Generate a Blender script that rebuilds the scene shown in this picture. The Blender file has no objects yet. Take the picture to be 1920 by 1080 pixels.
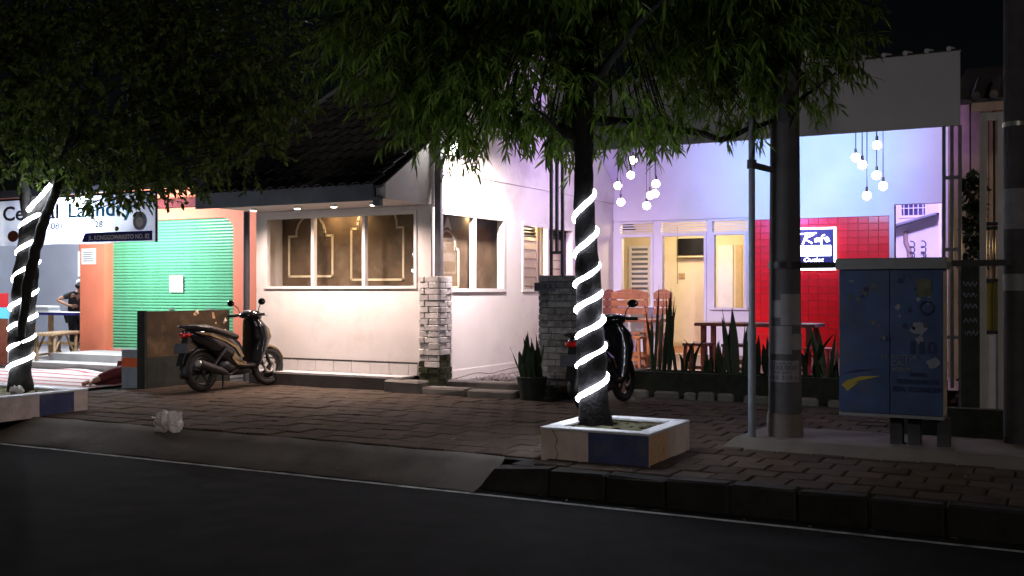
import bpy, bmesh, math, random
import numpy as np
from mathutils import Vector, Matrix
R = math.radians
random.seed(7); rng = np.random.default_rng(11)
sc = bpy.context.scene
COL = sc.collection

# ------------------------------------------------------------------ camera, world, sun, exposure
YAW = 28.0
cam_d = bpy.data.cameras.new('camera'); cam = bpy.data.objects.new('camera', cam_d); COL.objects.link(cam)
cam.location = (0, 0, 1.45); cam.rotation_euler = (R(90.147), 0, R(YAW))
cam_d.sensor_width = 36; cam_d.lens = 36 * 1950 / 1920; cam_d.clip_start = .05; cam_d.clip_end = 600
sc.camera = cam
w = bpy.data.worlds.new('World'); sc.world = w; w.use_nodes = True
nt = w.node_tree; bg = nt.nodes['Background']
sky = nt.nodes.new('ShaderNodeTexSky'); sky.sky_type = 'NISHITA'; sky.sun_disc = False
SUN_EL, SUN_AZ = 24.0, 42.0            # azimuth measured from the camera side (-Y) towards +X
sky.sun_elevation = R(SUN_EL); sky.sun_rotation = R(180 - SUN_AZ)
nt.links.new(sky.outputs[0], bg.inputs[0]); bg.inputs[1].default_value = .0004
sl = bpy.data.lights.new('sun', 'SUN'); sl.energy = .34; sl.angle = R(4); sl.color = (1, .89, .80)
so = bpy.data.objects.new('sun', sl); COL.objects.link(so)
sd = Vector((math.cos(R(SUN_EL)) * math.sin(R(SUN_AZ)), -math.cos(R(SUN_EL)) * math.cos(R(SUN_AZ)), math.sin(R(SUN_EL))))
so.rotation_euler = sd.to_track_quat('Z', 'Y').to_euler(); so.location = (8, -6, 12)
sc.view_settings.view_transform = 'Standard'; sc.view_settings.look = 'None'
sc.view_settings.exposure = 0; sc.view_settings.gamma = 1; sc.view_settings.use_curve_mapping = False
sc.render.engine = 'CYCLES'
sc.cycles.use_denoising = True; sc.cycles.max_bounces = 4; sc.cycles.diffuse_bounces = 2; sc.cycles.glossy_bounces = 2; sc.cycles.transmission_bounces = 2; sc.cycles.transparent_max_bounces = 6
sc.cycles.sample_clamp_indirect = 4; sc.cycles.caustics_reflective = False; sc.cycles.caustics_refractive = False

# ------------------------------------------------------------------ materials
M = {}
def pm(name, col, rough=.7, var=.15, scale=6, bump=0, bscale=40, metal=0, rnd=0, spec=.4, stain=None, sscale=1.2, samt=.5, coat=0, trans=0):
    m = bpy.data.materials.new(name); m.use_nodes = True; t = m.node_tree; N = t.nodes; L = t.links
    b = N['Principled BSDF']; b.inputs['Roughness'].default_value = rough; b.inputs['Metallic'].default_value = metal
    b.inputs['Specular IOR Level'].default_value = spec; b.inputs['Coat Weight'].default_value = coat
    b.inputs['Transmission Weight'].default_value = trans
    tc = N.new('ShaderNodeTexCoord')
    no = N.new('ShaderNodeTexNoise'); no.inputs['Scale'].default_value = scale; no.inputs['Detail'].default_value = 5
    L.new(tc.outputs['Object'], no.inputs['Vector'])
    cr = N.new('ShaderNodeValToRGB'); cr.color_ramp.elements[0].position = .3; cr.color_ramp.elements[1].position = .7
    cr.color_ramp.elements[0].color = (*[c * (1 - var) for c in col], 1); cr.color_ramp.elements[1].color = (*[min(1, c * (1 + var)) for c in col], 1)
    L.new(no.outputs['Fac'], cr.inputs['Fac']); out = cr.outputs['Color']
    if stain:
        n2 = N.new('ShaderNodeTexNoise'); n2.inputs['Scale'].default_value = sscale; n2.inputs['Detail'].default_value = 8; n2.inputs['Roughness'].default_value = .65
        L.new(tc.outputs['Object'], n2.inputs['Vector'])
        r2 = N.new('ShaderNodeValToRGB'); r2.color_ramp.elements[0].position = .5; r2.color_ramp.elements[1].position = .68
        r2.color_ramp.elements[0].color = (0, 0, 0, 1); r2.color_ramp.elements[1].color = (samt, samt, samt, 1)
        L.new(n2.outputs['Fac'], r2.inputs['Fac'])
        mx = N.new('ShaderNodeMix'); mx.data_type = 'RGBA'; L.new(r2.outputs['Color'], mx.inputs['Factor'])
        L.new(out, mx.inputs[6]); mx.inputs[7].default_value = (*stain, 1); out = mx.outputs[2]
    if rnd:
        oi = N.new('ShaderNodeObjectInfo'); mr = N.new('ShaderNodeMapRange'); mr.inputs['To Min'].default_value = 1 - rnd; mr.inputs['To Max'].default_value = 1 + rnd
        L.new(oi.outputs['Random'], mr.inputs['Value'])
        hs = N.new('ShaderNodeHueSaturation'); L.new(mr.outputs['Result'], hs.inputs['Value']); L.new(out, hs.inputs['Color']); out = hs.outputs['Color']
    L.new(out, b.inputs['Base Color'])
    if bump:
        n3 = N.new('ShaderNodeTexNoise'); n3.inputs['Scale'].default_value = bscale; n3.inputs['Detail'].default_value = 4
        L.new(tc.outputs['Object'], n3.inputs['Vector'])
        bn = N.new('ShaderNodeBump'); bn.inputs['Strength'].default_value = bump; bn.inputs['Distance'].default_value = .01
        L.new(n3.outputs['Fac'], bn.inputs['Height']); L.new(bn.outputs['Normal'], b.inputs['Normal'])
    M[name] = m; return m
def em(name, col, s):
    m = bpy.data.materials.new(name); m.use_nodes = True; b = m.node_tree.nodes['Principled BSDF']
    b.inputs['Base Color'].default_value = (.8, .8, .8, 1); b.inputs['Emission Color'].default_value = (*col, 1); b.inputs['Emission Strength'].default_value = s
    M[name] = m; return m
def glassy(name, fac=.1, tint=(1, 1, 1), rough=.03):
    m = bpy.data.materials.new(name); m.use_nodes = True; t = m.node_tree; t.nodes.clear()
    o = t.nodes.new('ShaderNodeOutputMaterial'); mx = t.nodes.new('ShaderNodeMixShader'); a = t.nodes.new('ShaderNodeBsdfTransparent'); g = t.nodes.new('ShaderNodeBsdfGlossy')
    a.inputs[0].default_value = (*tint, 1); g.inputs['Roughness'].default_value = rough; mx.inputs[0].default_value = fac
    t.links.new(a.outputs[0], mx.inputs[1]); t.links.new(g.outputs[0], mx.inputs[2]); t.links.new(mx.outputs[0], o.inputs[0]); M[name] = m; return m
def leafm(name, c0, c1, tr=.45, rough=.5):
    m = bpy.data.materials.new(name); m.use_nodes = True; t = m.node_tree; N = t.nodes; L = t.links; N.clear()
    o = N.new('ShaderNodeOutputMaterial'); mx = N.new('ShaderNodeMixShader'); mx.inputs[0].default_value = tr
    p = N.new('ShaderNodeBsdfPrincipled'); p.inputs['Roughness'].default_value = rough; p.inputs['Specular IOR Level'].default_value = .3
    tl = N.new('ShaderNodeBsdfTranslucent'); g = N.new('ShaderNodeNewGeometry'); cr = N.new('ShaderNodeValToRGB')
    cr.color_ramp.elements[0].color = (*c0, 1); cr.color_ramp.elements[1].color = (*c1, 1)
    L.new(g.outputs['Random Per Island'], cr.inputs[0]); L.new(cr.outputs[0], p.inputs['Base Color']); L.new(cr.outputs[0], tl.inputs['Color'])
    L.new(p.outputs[0], mx.inputs[1]); L.new(tl.outputs[0], mx.inputs[2]); L.new(mx.outputs[0], o.inputs[0]); M[name] = m; return m

pm('asphalt', (.020, .020, .021), .95, .3, 3, .5, 120, spec=.1, stain=(.02, .02, .02), sscale=.5)
pm('line_paint', (.42, .42, .40), .8, .3, 8, .2, 80, stain=(.05, .05, .05), sscale=6, samt=.9)
pm('concrete', (.15, .135, .12), .85, .25, 4, .4, 60, stain=(.08, .075, .07), sscale=2)
pm('ramp_concrete', (.13, .112, .098), .9, .3, 3, .5, 60, stain=(.07, .065, .06), sscale=1.5)
pm('mortar', (.05, .046, .042), .95, .3, 10, .4, 80)
pm('paver', (.076, .056, .042), .9, .28, 5, .5, 70, rnd=.28, spec=.15, stain=(.024, .020, .018), sscale=2.2)
pm('kerb', (.020, .019, .018), .9, .3, 5, .6, 40, rnd=.3, stain=(.05, .045, .04), sscale=4, samt=.4)
pm('white_wall', (.78, .735, .70), .75, .05, 2, .15, 60, stain=(.50, .43, .39), sscale=.9, samt=.6)
pm('cafe_white', (.76, .74, .73), .7, .04, 2, .08, 60)
pm('white_paint', (.76, .73, .70), .45, .05, 5)
pm('fascia_grey', (.50, .50, .51), .6, .1, 3, .15, 30, stain=(.25, .25, .25), sscale=2)
pm('canopy_white', (.34, .335, .345), .7, .06, 1.5, .05, 60, stain=(.29, .285, .29), sscale=.7, samt=.4)
pm('house_fascia', (.17, .185, .21), .7, .2, 4, .2, 40)
pm('soffit', (.7, .63, .58), .7, .05, 3)
pm('roof_tile', (.055, .05, .05), .5, .35, 7, .3, 60, rnd=.4)
pm('brown_wall', (.13, .090, .052), .75, .45, 2.2, .2, 20, stain=(.27, .21, .14), sscale=2.6, samt=.6)
pm('molding', (.78, .68, .46), .55, .08, 8)
pm('tile_white', (.72, .68, .65), .3, .05, 8, rnd=.05)
pm('tile_dark', (.05, .045, .045), .5, .2, 8)
pm('plinth', (.14, .115, .105), .8, .3, 4, .3, 40, stain=(.07, .06, .055), sscale=2)
pm('brick_white', (.80, .75, .72), .85, .2, 9, .8, 50, rnd=.12, stain=(.35, .30, .26), sscale=5, samt=.25)
pm('brick_worn', (.33, .33, .33), .9, .3, 9, .8, 50, rnd=.3, stain=(.05, .05, .05), sscale=7, samt=.85)
pm('brick_moss', (.045, .05, .022), .95, .4, 12, .9, 60, rnd=.3)
pm('pillar_core', (.12, .11, .10), .95, .2, 10, .5, 50)
pm('post_metal', (.16, .155, .165), .45, .15, 8, 0, metal=.3)
pm('red_tile', (.85, .016, .020), .2, .06, 6, 0, spec=.35, rnd=.06)
pm('grout', (.55, .10, .08), .8, .1, 20)
pm('cream', (.78, .66, .44), .65, .05, 4)
pm('cream_shade', (.60, .44, .24), .6, .1, 6)
pm('wood_red', (.16, .045, .028), .45, .3, 10, .1, 30)
pm('terrace', (.22, .12, .10), .5, .2, 4, .1, 30)
pm('wood_orange', (.30, .11, .045), .45, .3, 8, .1, 30)
pm('wood_pale', (.48, .30, .15), .6, .3, 10, .2, 30)
pm('black_plastic', (.012, .012, .013), .38, .2, 10, 0)
pm('black_gloss', (.009, .009, .011), .16, .1, 10, 0, coat=.5)
pm('champagne', (.19, .135, .07), .25, .12, 10, 0, metal=.5, coat=.4)
pm('rubber', (.014, .014, .014), .8, .2, 30, .4, 90)
pm('silver', (.62, .60, .57), .3, .1, 10, 0, metal=.8)
pm('dark_metal', (.05, .05, .055), .4, .2, 10, 0, metal=.7)
pm('seat_vinyl', (.03, .025, .02), .42, .2, 20, .2, 120)
pm('red_lens', (.45, .01, .01), .2, .05, 10)
pm('orange_wall', (.72, .20, .11), .7, .08, 2, .1, 40)
pm('shutter_green', (.115, .385, .21), .42, .1, 4, 0, rnd=.05)
pm('pale_step', (.5, .49, .49), .7, .12, 3, .1, 40, stain=(.3, .3, .3), sscale=2)
pm('grey_blue', (.36, .40, .48), .75, .06, 2, .06, 40)
pm('paper', (.78, .77, .74), .7, .04, 10)
pm('leaf_dry', (.16, .10, .05), .8, .3, 10)
pm('ink', (.05, .05, .06), .7, .1, 10)
pm('banner_text_blue', (.13, .58, 1.0), .6, .05, 10)
pm('banner_text_dark', (.06, .055, .09), .6, .05, 10)
pm('banner_navy', (.03, .03, .20), .6, .08, 10)
pm('mat_white', (.66, .60, .60), .85, .12, 12, .3, 120)
pm('mat_red', (.60, .05, .10), .85, .12, 12, .3, 120)
pm('skin', (.30, .16, .10), .55, .08, 20)
pm('hair', (.012, .010, .009), .6, .2, 60)
pm('cloth_black', (.016, .016, .018), .9, .2, 30, .3, 100)
pm('cloth_maroon', (.10, .014, .016), .9, .2, 20, .3, 90)
pm('cloth_blue', (.08, .12, .22), .9, .2, 20, .3, 90)
pm('cap_grey', (.34, .38, .44), .85, .1, 20)
pm('bamboo', (.42, .29, .17), .65, .3, 9, .3, 40)
pm('dirty_wall', (.045, .026, .012), .9, .5, 3.2, .6, 30, stain=(.14, .09, .045), sscale=2.4, samt=.6)
pm('moss_and_shade_black', (.016, .018, .014), .95, .4, 8, .8, 40)  # moss on the wall foot, painted shade on the wall end
pm('box_grey', (.20, .23, .26), .8, .15, 5, .3, 40)
pm('stripe_orange', (.52, .10, .03), .8, .15, 6, .2, 40)
pm('planter_white', (.72, .60, .56), .85, .16, 5, .4, 40, stain=(.40, .29, .23), sscale=3.5, samt=.5)
pm('planter_warm_lit', (.66, .43, .26), .85, .16, 5, .4, 40, stain=(.34, .15, .06), sscale=5, samt=.6)  # orange of the warm street light put into the planter's right face colour
pm('planter_blue', (.065, .08, .19), .85, .2, 5, .4, 40, stain=(.2, .19, .2), sscale=3, samt=.5)
pm('rim_paint', (.62, .64, .68), .8, .15, 6, .3, 40, stain=(.3, .28, .26), sscale=5, samt=.6)
pm('soil', (.06, .055, .028), .95, .4, 16, 1, 40, stain=(.1, .12, .04), sscale=9)
pm('bark', (.010, .0085, .0095), .95, .45, 16, 1, 34, stain=(.022, .019, .019), sscale=9, samt=.6)
pm('bark_pale', (.016, .015, .013), .95, .35, 12, 1, 30, stain=(.035, .034, .026), sscale=8, samt=.5)
pm('pole_concrete', (.065, .064, .070), .85, .2, 5, .4, 40, stain=(.03, .03, .034), sscale=2.5)
pm('pipe_paint', (.16, .175, .205), .5, .15, 8, .1, 30)
pm('pole_dark', (.045, .045, .048), .8, .3, 6, .3, 40)
pm('poster', (.17, .168, .18), .8, .12, 12, .1, 60, stain=(.16, .15, .15), sscale=9, samt=.8)
pm('cab_blue', (.036, .062, .14), .6, .3, 4, .1, 40, stain=(.07, .08, .10), sscale=3.2, samt=.7)
pm('cab_lid', (.20, .21, .22), .6, .15, 4, .1, 40, stain=(.1, .1, .1), sscale=4)
pm('cab_side_warm_lit', (.52, .42, .34), .6, .12, 5, .1, 40, stain=(.3, .2, .14), sscale=6)  # warm light on the cabinet's right side put into the body colour
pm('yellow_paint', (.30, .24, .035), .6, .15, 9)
pm('faded_yellow', (.085, .085, .055), .7, .4, 9)
pm('navy_paint', (.018, .028, .075), .6, .2, 9)
pm('scrap_white', (.16, .17, .20), .7, .2, 12)
pm('stone_white', (.15, .15, .145), .85, .15, 8, .5, 30, rnd=.25)
pm('green_black', (.018, .022, .016), .95, .4, 8, .7, 40)
pm('gravel', (.10, .085, .085), .95, .4, 14, 0)
pm('litter', (.7, .68, .66), .6, .1, 12)
pm('bottle_brown', (.06, .015, .010), .15, .1, 10)
pm('cable', (.25, .22, .21), .6, .1, 20)
pm('beige_panel', (.34, .26, .20), .8, .15, 4, .2, 30)
pm('gate_white', (.42, .41, .40), .6, .1, 5)
pm('night_green', (.03, .05, .02), .8, .4, 20, .8, 30)
pm('tv_black', (.008, .008, .01), .15, .05, 10)
pm('red_plastic', (.5, .02, .03), .35, .05, 10)
pm('navy_sign', (.02, .02, .13), .3, .1, 10)
pm('wood_door', (.36, .12, .045), .5, .25, 7)
em('led', (.84, .88, 1), 56); em('bulb', (1, .86, .74), 38); em('downlight', (1, .86, .66), 22); em('sign_glow', (.95, .96, 1), 6)
em('flood_white', (1, .98, .95), 30); em('flood_blue', (.25, .65, 1), 12); em('flood_violet', (.5, .3, 1), 12); em('tube_white', (.93, .97, 1), 9); em('porch', (1, .62, .25), 6)
glassy('glass', .09); glassy('glass_clear', .015)
leafm('leaf_a', (.055, .105, .016), (.17, .27, .042), .55)
leafm('leaf_b', (.035, .058, .012), (.12, .17, .032), .5)
leafm('blade', (.010, .020, .010), (.022, .040, .016), .08)
def banner_mat():
    m = bpy.data.materials.new('banner_vinyl'); m.use_nodes = True; t = m.node_tree; N = t.nodes; L = t.links; N.clear()
    o = N.new('ShaderNodeOutputMaterial'); mx = N.new('ShaderNodeMixShader'); mx.inputs[0].default_value = .45
    d = N.new('ShaderNodeBsdfDiffuse'); tl = N.new('ShaderNodeBsdfTranslucent'); no = N.new('ShaderNodeTexNoise'); tc = N.new('ShaderNodeTexCoord'); no.inputs['Scale'].default_value = 1.4
    cr = N.new('ShaderNodeValToRGB'); cr.color_ramp.elements[0].position = .35; cr.color_ramp.elements[1].position = .65
    cr.color_ramp.elements[0].color = (.26, .31, .50, 1); cr.color_ramp.elements[1].color = (.60, .64, .74, 1)
    L.new(tc.outputs['Object'], no.inputs['Vector']); L.new(no.outputs[0], cr.inputs[0]); L.new(cr.outputs[0], d.inputs[0]); L.new(cr.outputs[0], tl.inputs[0])
    L.new(d.outputs[0], mx.inputs[1]); L.new(tl.outputs[0], mx.inputs[2]); L.new(mx.outputs[0], o.inputs[0]); M['banner'] = m
banner_mat()
def bag_mat():
    m = bpy.data.materials.new('thin_plastic'); m.use_nodes = True; t = m.node_tree; N = t.nodes; L = t.links; N.clear()
    o = N.new('ShaderNodeOutputMaterial'); mx = N.new('ShaderNodeMixShader'); mx.inputs[0].default_value = .72
    a = N.new('ShaderNodeBsdfTransparent'); p = N.new('ShaderNodeBsdfPrincipled'); p.inputs['Base Color'].default_value = (.82, .76, .74, 1); p.inputs['Roughness'].default_value = .25
    L.new(a.outputs[0], mx.inputs[1]); L.new(p.outputs[0], mx.inputs[2]); L.new(mx.outputs[0], o.inputs[0]); M['bag'] = m
bag_mat()

# ------------------------------------------------------------------ helpers
ORG = {}
def V(*a): return Vector(a)
class MB:
    def __init__(s): s.v = []; s.f = []; s.sm = []
    def add(s, vs, fs, smooth=False):
        n = len(s.v); s.v += [tuple(p) for p in vs]; s.f += [tuple(i + n for i in f) for f in fs]; s.sm += [smooth] * len(fs); return s
    def box(s, x0, x1, y0, y1, z0, z1):
        vs = [(x, y, z) for z in (z0, z1) for y in (y0, y1) for x in (x0, x1)]
        return s.add(vs, [(0, 2, 3, 1), (4, 5, 7, 6), (0, 1, 5, 4), (2, 6, 7, 3), (0, 4, 6, 2), (1, 3, 7, 5)])
    def bbox(s, x0, x1, y0, y1, z0, z1, b=.01):
        "box with its vertical and top edges chamfered"
        def ring(z, i): return [(x0 + i + b, y0 + i, z), (x1 - i - b, y0 + i, z), (x1 - i, y0 + i + b, z), (x1 - i, y1 - i - b, z), (x1 - i - b, y1 - i, z), (x0 + i + b, y1 - i, z), (x0 + i, y1 - i - b, z), (x0 + i, y0 + i + b, z)]
        vs = ring(z0, 0) + ring(z1 - b, 0) + ring(z1, b)
        fs = [tuple(range(7, -1, -1)), tuple(range(16, 24))] + [(k * 8 + i, k * 8 + (i + 1) % 8, k * 8 + 8 + (i + 1) % 8, k * 8 + 8 + i) for k in (0, 1) for i in range(8)]
        return s.add(vs, fs)
    def poly(s, pts, d):
        "prism: polygon pts (3D) extruded by d"
        n = len(pts); d = Vector(d); vs = [Vector(p) for p in pts] + [Vector(p) + d for p in pts]
        return s.add(vs, [tuple(range(n - 1, -1, -1)), tuple(range(n, 2 * n))] + [(i, (i + 1) % n, n + (i + 1) % n, n + i) for i in range(n)])
    def bar(s, a, b, w, h, up=(0, 0, 1)):
        a, b = Vector(a), Vector(b); d = (b - a).normalized(); u = Vector(up)
        if abs(d.dot(u)) > .98: u = Vector((0, 1, 0))
        r = d.cross(u).normalized(); u = r.cross(d); r *= w / 2; u *= h / 2
        vs = [p + q for p in (a, b) for q in (-r - u, r - u, r + u, -r + u)]
        return s.add(vs, [(3, 2, 1, 0), (4, 5, 6, 7)] + [(i, (i + 1) % 4, 4 + (i + 1) % 4, 4 + i) for i in range(4)])
    def tube(s, pts, rad, n=8, cap=True, smooth=True):
        pts = [Vector(p) for p in pts]; k = len(pts); rad = [rad] * k if not hasattr(rad, '__len__') else rad
        vs = []; ref = None
        for i, p in enumerate(pts):
            d = (pts[min(i + 1, k - 1)] - pts[max(i - 1, 0)]).normalized()
            if ref is None: ref = Vector((1, 0, 0)) if abs(d.x) < .9 else Vector((0, 1, 0))
            ref = (ref - d * ref.dot(d)).normalized(); q = d.cross(ref)
            vs += [p + (ref * math.cos(2 * math.pi * j / n) + q * math.sin(2 * math.pi * j / n)) * rad[i] for j in range(n)]
        fs = [(i * n + j, i * n + (j + 1) % n, (i + 1) * n + (j + 1) % n, (i + 1) * n + j) for i in range(k - 1) for j in range(n)]
        s.add(vs, fs, smooth)
        if cap: s.add(vs[:n], [tuple(range(n - 1, -1, -1))]); s.add(vs[-n:], [tuple(range(n))])
        return s
    def loft(s, rings, smooth=True):
        n = len(rings[0]); k = len(rings); vs = [p for r in rings for p in r]
        s.add(vs, [(i * n + j, i * n + (j + 1) % n, (i + 1) * n + (j + 1) % n, (i + 1) * n + j) for i in range(k - 1) for j in range(n)] + [tuple(range(n - 1, -1, -1)), tuple((k - 1) * n + j for j in range(n))], smooth)
        return s
    def sphere(s, c, r, nu=12, nv=8, sx=1, sy=1, sz=1):
        c = Vector(c); vs = [c + V(0, 0, -r * sz)]
        for i in range(1, nv):
            a = math.pi * i / nv - math.pi / 2
            vs += [c + V(r * sx * math.cos(a) * math.cos(2 * math.pi * j / nu), r * sy * math.cos(a) * math.sin(2 * math.pi * j / nu), r * sz * math.sin(a)) for j in range(nu)]
        vs.append(c + V(0, 0, r * sz)); t = len(vs) - 1
        fs = [(0, 1 + (j + 1) % nu, 1 + j) for j in range(nu)] + [(1 + i * nu + j, 1 + i * nu + (j + 1) % nu, 1 + (i + 1) * nu + (j + 1) % nu, 1 + (i + 1) * nu + j) for i in range(nv - 2) for j in range(nu)]
        fs += [(t, 1 + (nv - 2) * nu + j, 1 + (nv - 2) * nu + (j + 1) % nu) for j in range(nu)]
        return s.add(vs, fs, True)
    def torus(s, c, axis, R0, r, nu=24, nv=8, squash=1):
        c = Vector(c); a = Vector(axis).normalized(); u = a.orthogonal().normalized(); q = a.cross(u); vs = []
        for i in range(nu):
            d = u * math.cos(2 * math.pi * i / nu) + q * math.sin(2 * math.pi * i / nu)
            vs += [c + d * (R0 + r * math.cos(2 * math.pi * j / nv)) + a * r * squash * math.sin(2 * math.pi * j / nv) for j in range(nv)]
        return s.add(vs, [(i * nv + j, ((i + 1) % nu) * nv + j, ((i + 1) % nu) * nv + (j + 1) % nv, i * nv + (j + 1) % nv) for i in range(nu) for j in range(nv)], True)
    def mesh(s, name, mat, off=(0, 0, 0)):
        me = bpy.data.meshes.new(name); o = Vector(off)
        me.from_pydata([(p[0] - o.x, p[1] - o.y, p[2] - o.z) for p in s.v], [], s.f)
        me.polygons.foreach_set('use_smooth', s.sm); me.materials.append(M[mat]); me.update(); return me
    def build(s, name, mat, parent=None, fix=True, **kw):
        off = ORG.get(parent, (0, 0, 0)); me = s.mesh(name, mat, off)
        if fix and len(s.v) < 20000:
            bm = bmesh.new(); bm.from_mesh(me); bmesh.ops.recalc_face_normals(bm, faces=bm.faces); bm.to_mesh(me); bm.free()
        o = bpy.data.objects.new(name, me); COL.objects.link(o); o.parent = parent; ORG[o] = off; tag(o, **kw); return o
def tag(o, label=None, cat=None, group=None, kind=None):
    for k, v in (('label', label), ('category', cat), ('group', group), ('kind', kind)):
        if v: o[k] = v
    return o
def thing(name, label, cat, loc=(0, 0, 0), rz=0, group=None, local=False, kind=None):
    o = bpy.data.objects.new(name, None); COL.objects.link(o); o.location = loc; o.rotation_euler = (0, 0, rz); o.empty_display_size = .1
    ORG[o] = (0, 0, 0) if local else tuple(loc); return tag(o, label, cat, group, kind)
def inst(me, name, parent, loc, rot=(0, 0, 0), scale=(1, 1, 1)):
    off = ORG.get(parent, (0, 0, 0)); o = bpy.data.objects.new(name, me); COL.objects.link(o); o.parent = parent
    o.location = [loc[i] - off[i] for i in range(3)]; o.rotation_euler = rot; o.scale = scale; ORG[o] = off; return o
def light(kind, parent, loc, energy, col, name='light', size=.1, rot=None, target=None, spot=None, blend=.6):
    l = bpy.data.lights.new(name, kind); l.energy = energy; l.color = col
    if kind == 'AREA': l.size = size
    else: l.shadow_soft_size = size
    if spot: l.spot_size = R(spot); l.spot_blend = blend
    off = ORG.get(parent, (0, 0, 0)); o = bpy.data.objects.new(name, l); COL.objects.link(o); o.parent = parent; o.location = [loc[i] - off[i] for i in range(3)]
    if target is not None: o.rotation_euler = (Vector(target) - Vector(loc)).to_track_quat('-Z', 'Y').to_euler()
    return o
def text(name, body, x0, x1, z0, h, y, mat, parent, thick=.003, shear=0, bold=0):
    "flat lettering on a wall that faces -Y: fits x0..x1, baseline z0, capital height h"
    cu = bpy.data.curves.new(name, 'FONT'); cu.body = body; cu.extrude = .002; cu.offset = bold; cu.shear = shear; cu.resolution_u = 3
    t = bpy.data.objects.new('tmp', cu); COL.objects.link(t); dg = bpy.context.evaluated_depsgraph_get()
    me = bpy.data.meshes.new_from_object(t.evaluated_get(dg)); bpy.data.objects.remove(t); bpy.data.curves.remove(cu)
    co = np.array([v.co for v in me.vertices]); mn, mx = co.min(0), co.max(0); off = ORG.get(parent, (0, 0, 0))
    sx = (x1 - x0) / (mx[0] - mn[0]); sz = h / .69
    for v in me.vertices:
        c = v.co.copy(); v.co = (x0 + (c.x - mn[0]) * sx - off[0], y - (thick if c.z > 0 else 0) - off[1], z0 + c.y * sz - off[2])
    me.materials.clear(); me.materials.append(M[mat]); o = bpy.data.objects.new(name, me); COL.objects.link(o); o.parent = parent; ORG[o] = off; return o
def wall_y(x0, x1, z0, z1, y0, y1, holes):
    "wall in the XZ plane between y0 (front) and y1 with rectangular holes (xa, xb, za, zb)"
    return _wall(x0, x1, z0, z1, y0, y1, holes, lambda a, t, z: (a, t, z))
def wall_x(a0, a1, z0, z1, x0, x1, holes):
    return _wall(a0, a1, z0, z1, x0, x1, holes, lambda a, t, z: (t, a, z))
def _wall(a0, a1, z0, z1, t0, t1, holes, fn):
    m = MB(); A = sorted({a0, a1, *[h[i] for h in holes for i in (0, 1) if a0 < h[i] < a1]}); Z = sorted({z0, z1, *[h[i] for h in holes for i in (2, 3) if z0 < h[i] < z1]})
    na, nz = len(A) - 1, len(Z) - 1
    def solid(i, j):
        if not (0 <= i < na and 0 <= j < nz): return False
        ca, cz = (A[i] + A[i + 1]) / 2, (Z[j] + Z[j + 1]) / 2
        return not any(h[0] < ca < h[1] and h[2] < cz < h[3] for h in holes)
    for i in range(na):
        for j in range(nz):
            if not solid(i, j): continue
            a, b, c, d = A[i], A[i + 1], Z[j], Z[j + 1]
            for t in (t0, t1): m.add([fn(a, t, c), fn(b, t, c), fn(b, t, d), fn(a, t, d)], [(0, 1, 2, 3)])
            for (di, dj, p, q) in ((-1, 0, (a, c), (a, d)), (1, 0, (b, c), (b, d)), (0, -1, (a, c), (b, c)), (0, 1, (a, d), (b, d))):
                if not solid(i + di, j + dj): m.add([fn(p[0], t0, p[1]), fn(q[0], t0, q[1]), fn(q[0], t1, q[1]), fn(p[0], t1, p[1])], [(0, 1, 2, 3)])
    bm_merge(m); return m
def bm_merge(m):
    key = {}; nv = []; mp = []
    for p in m.v:
        k = tuple(round(c, 4) for c in p)
        if k not in key: key[k] = len(nv); nv.append(p)
        mp.append(key[k])
    m.v = nv; m.f = [tuple(mp[i] for i in f) for f in m.f]

# ------------------------------------------------------------------ ground, road, pavement
m = MB(); m.add([(-90, -40, -.22), (60, -40, -.22), (60, 90, -.22), (-90, 90, -.22)], [(0, 1, 2, 3)])
road = m.build('road', 'asphalt', kind='structure')
m = MB()
xx = np.linspace(-34, 6, 81)
for a, b in zip(xx[:-1], xx[1:]):
    if random.random() < .05 and a < -4: continue
    j0, j1 = random.uniform(-.006, .006), random.uniform(-.006, .006)
    m.add([(a, 7.36 + j0, -.215), (b, 7.36 + j1, -.215), (b, 7.415 + j0, -.215), (a, 7.415 + j1, -.215)], [(0, 1, 2, 3)])
m.build('painted_line', 'line_paint', road)
# pavement bed
m = MB()
m.add([(-40, 8.02, -.022), (20, 8.02, -.022), (20, 60, -.022), (-40, 60, -.022)], [(0, 1, 2, 3)])
m.add([(-4.15, 7.80, -.021), (20, 7.80, -.021), (20, 8.02, -.021), (-4.15, 8.02, -.021)], [(0, 1, 2, 3)])
walk = m.build('sidewalk', 'mortar', kind='structure')
# driveway ramps of rough concrete (uneven edge towards the road)
def ramp(x0, x1, name):
    n = int((x1 - x0) / .25); vs = []; prof = [(7.47, -.216), (7.55, -.175), (7.72, -.12), (7.9, -.055), (8.03, -.002), (8.06, -.02)]
    for i in range(n + 1):
        x = x0 + (x1 - x0) * i / n
        for k, (y, z) in enumerate(prof):
            jit = random.uniform(-.035, .035) if k < 5 else 0
            vs.append((x, y + jit, z + (random.uniform(-.008, .008) if 0 < k < 4 else 0)))
    p = len(prof); m = MB(); m.add(vs, [(i * p + k, (i + 1) * p + k, (i + 1) * p + k + 1, i * p + k + 1) for i in range(n) for k in range(p - 1)], True)
    return m.build(name, 'ramp_concrete', kind='structure')
ramp(-34, -4.32, 'driveway_ramp')
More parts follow.
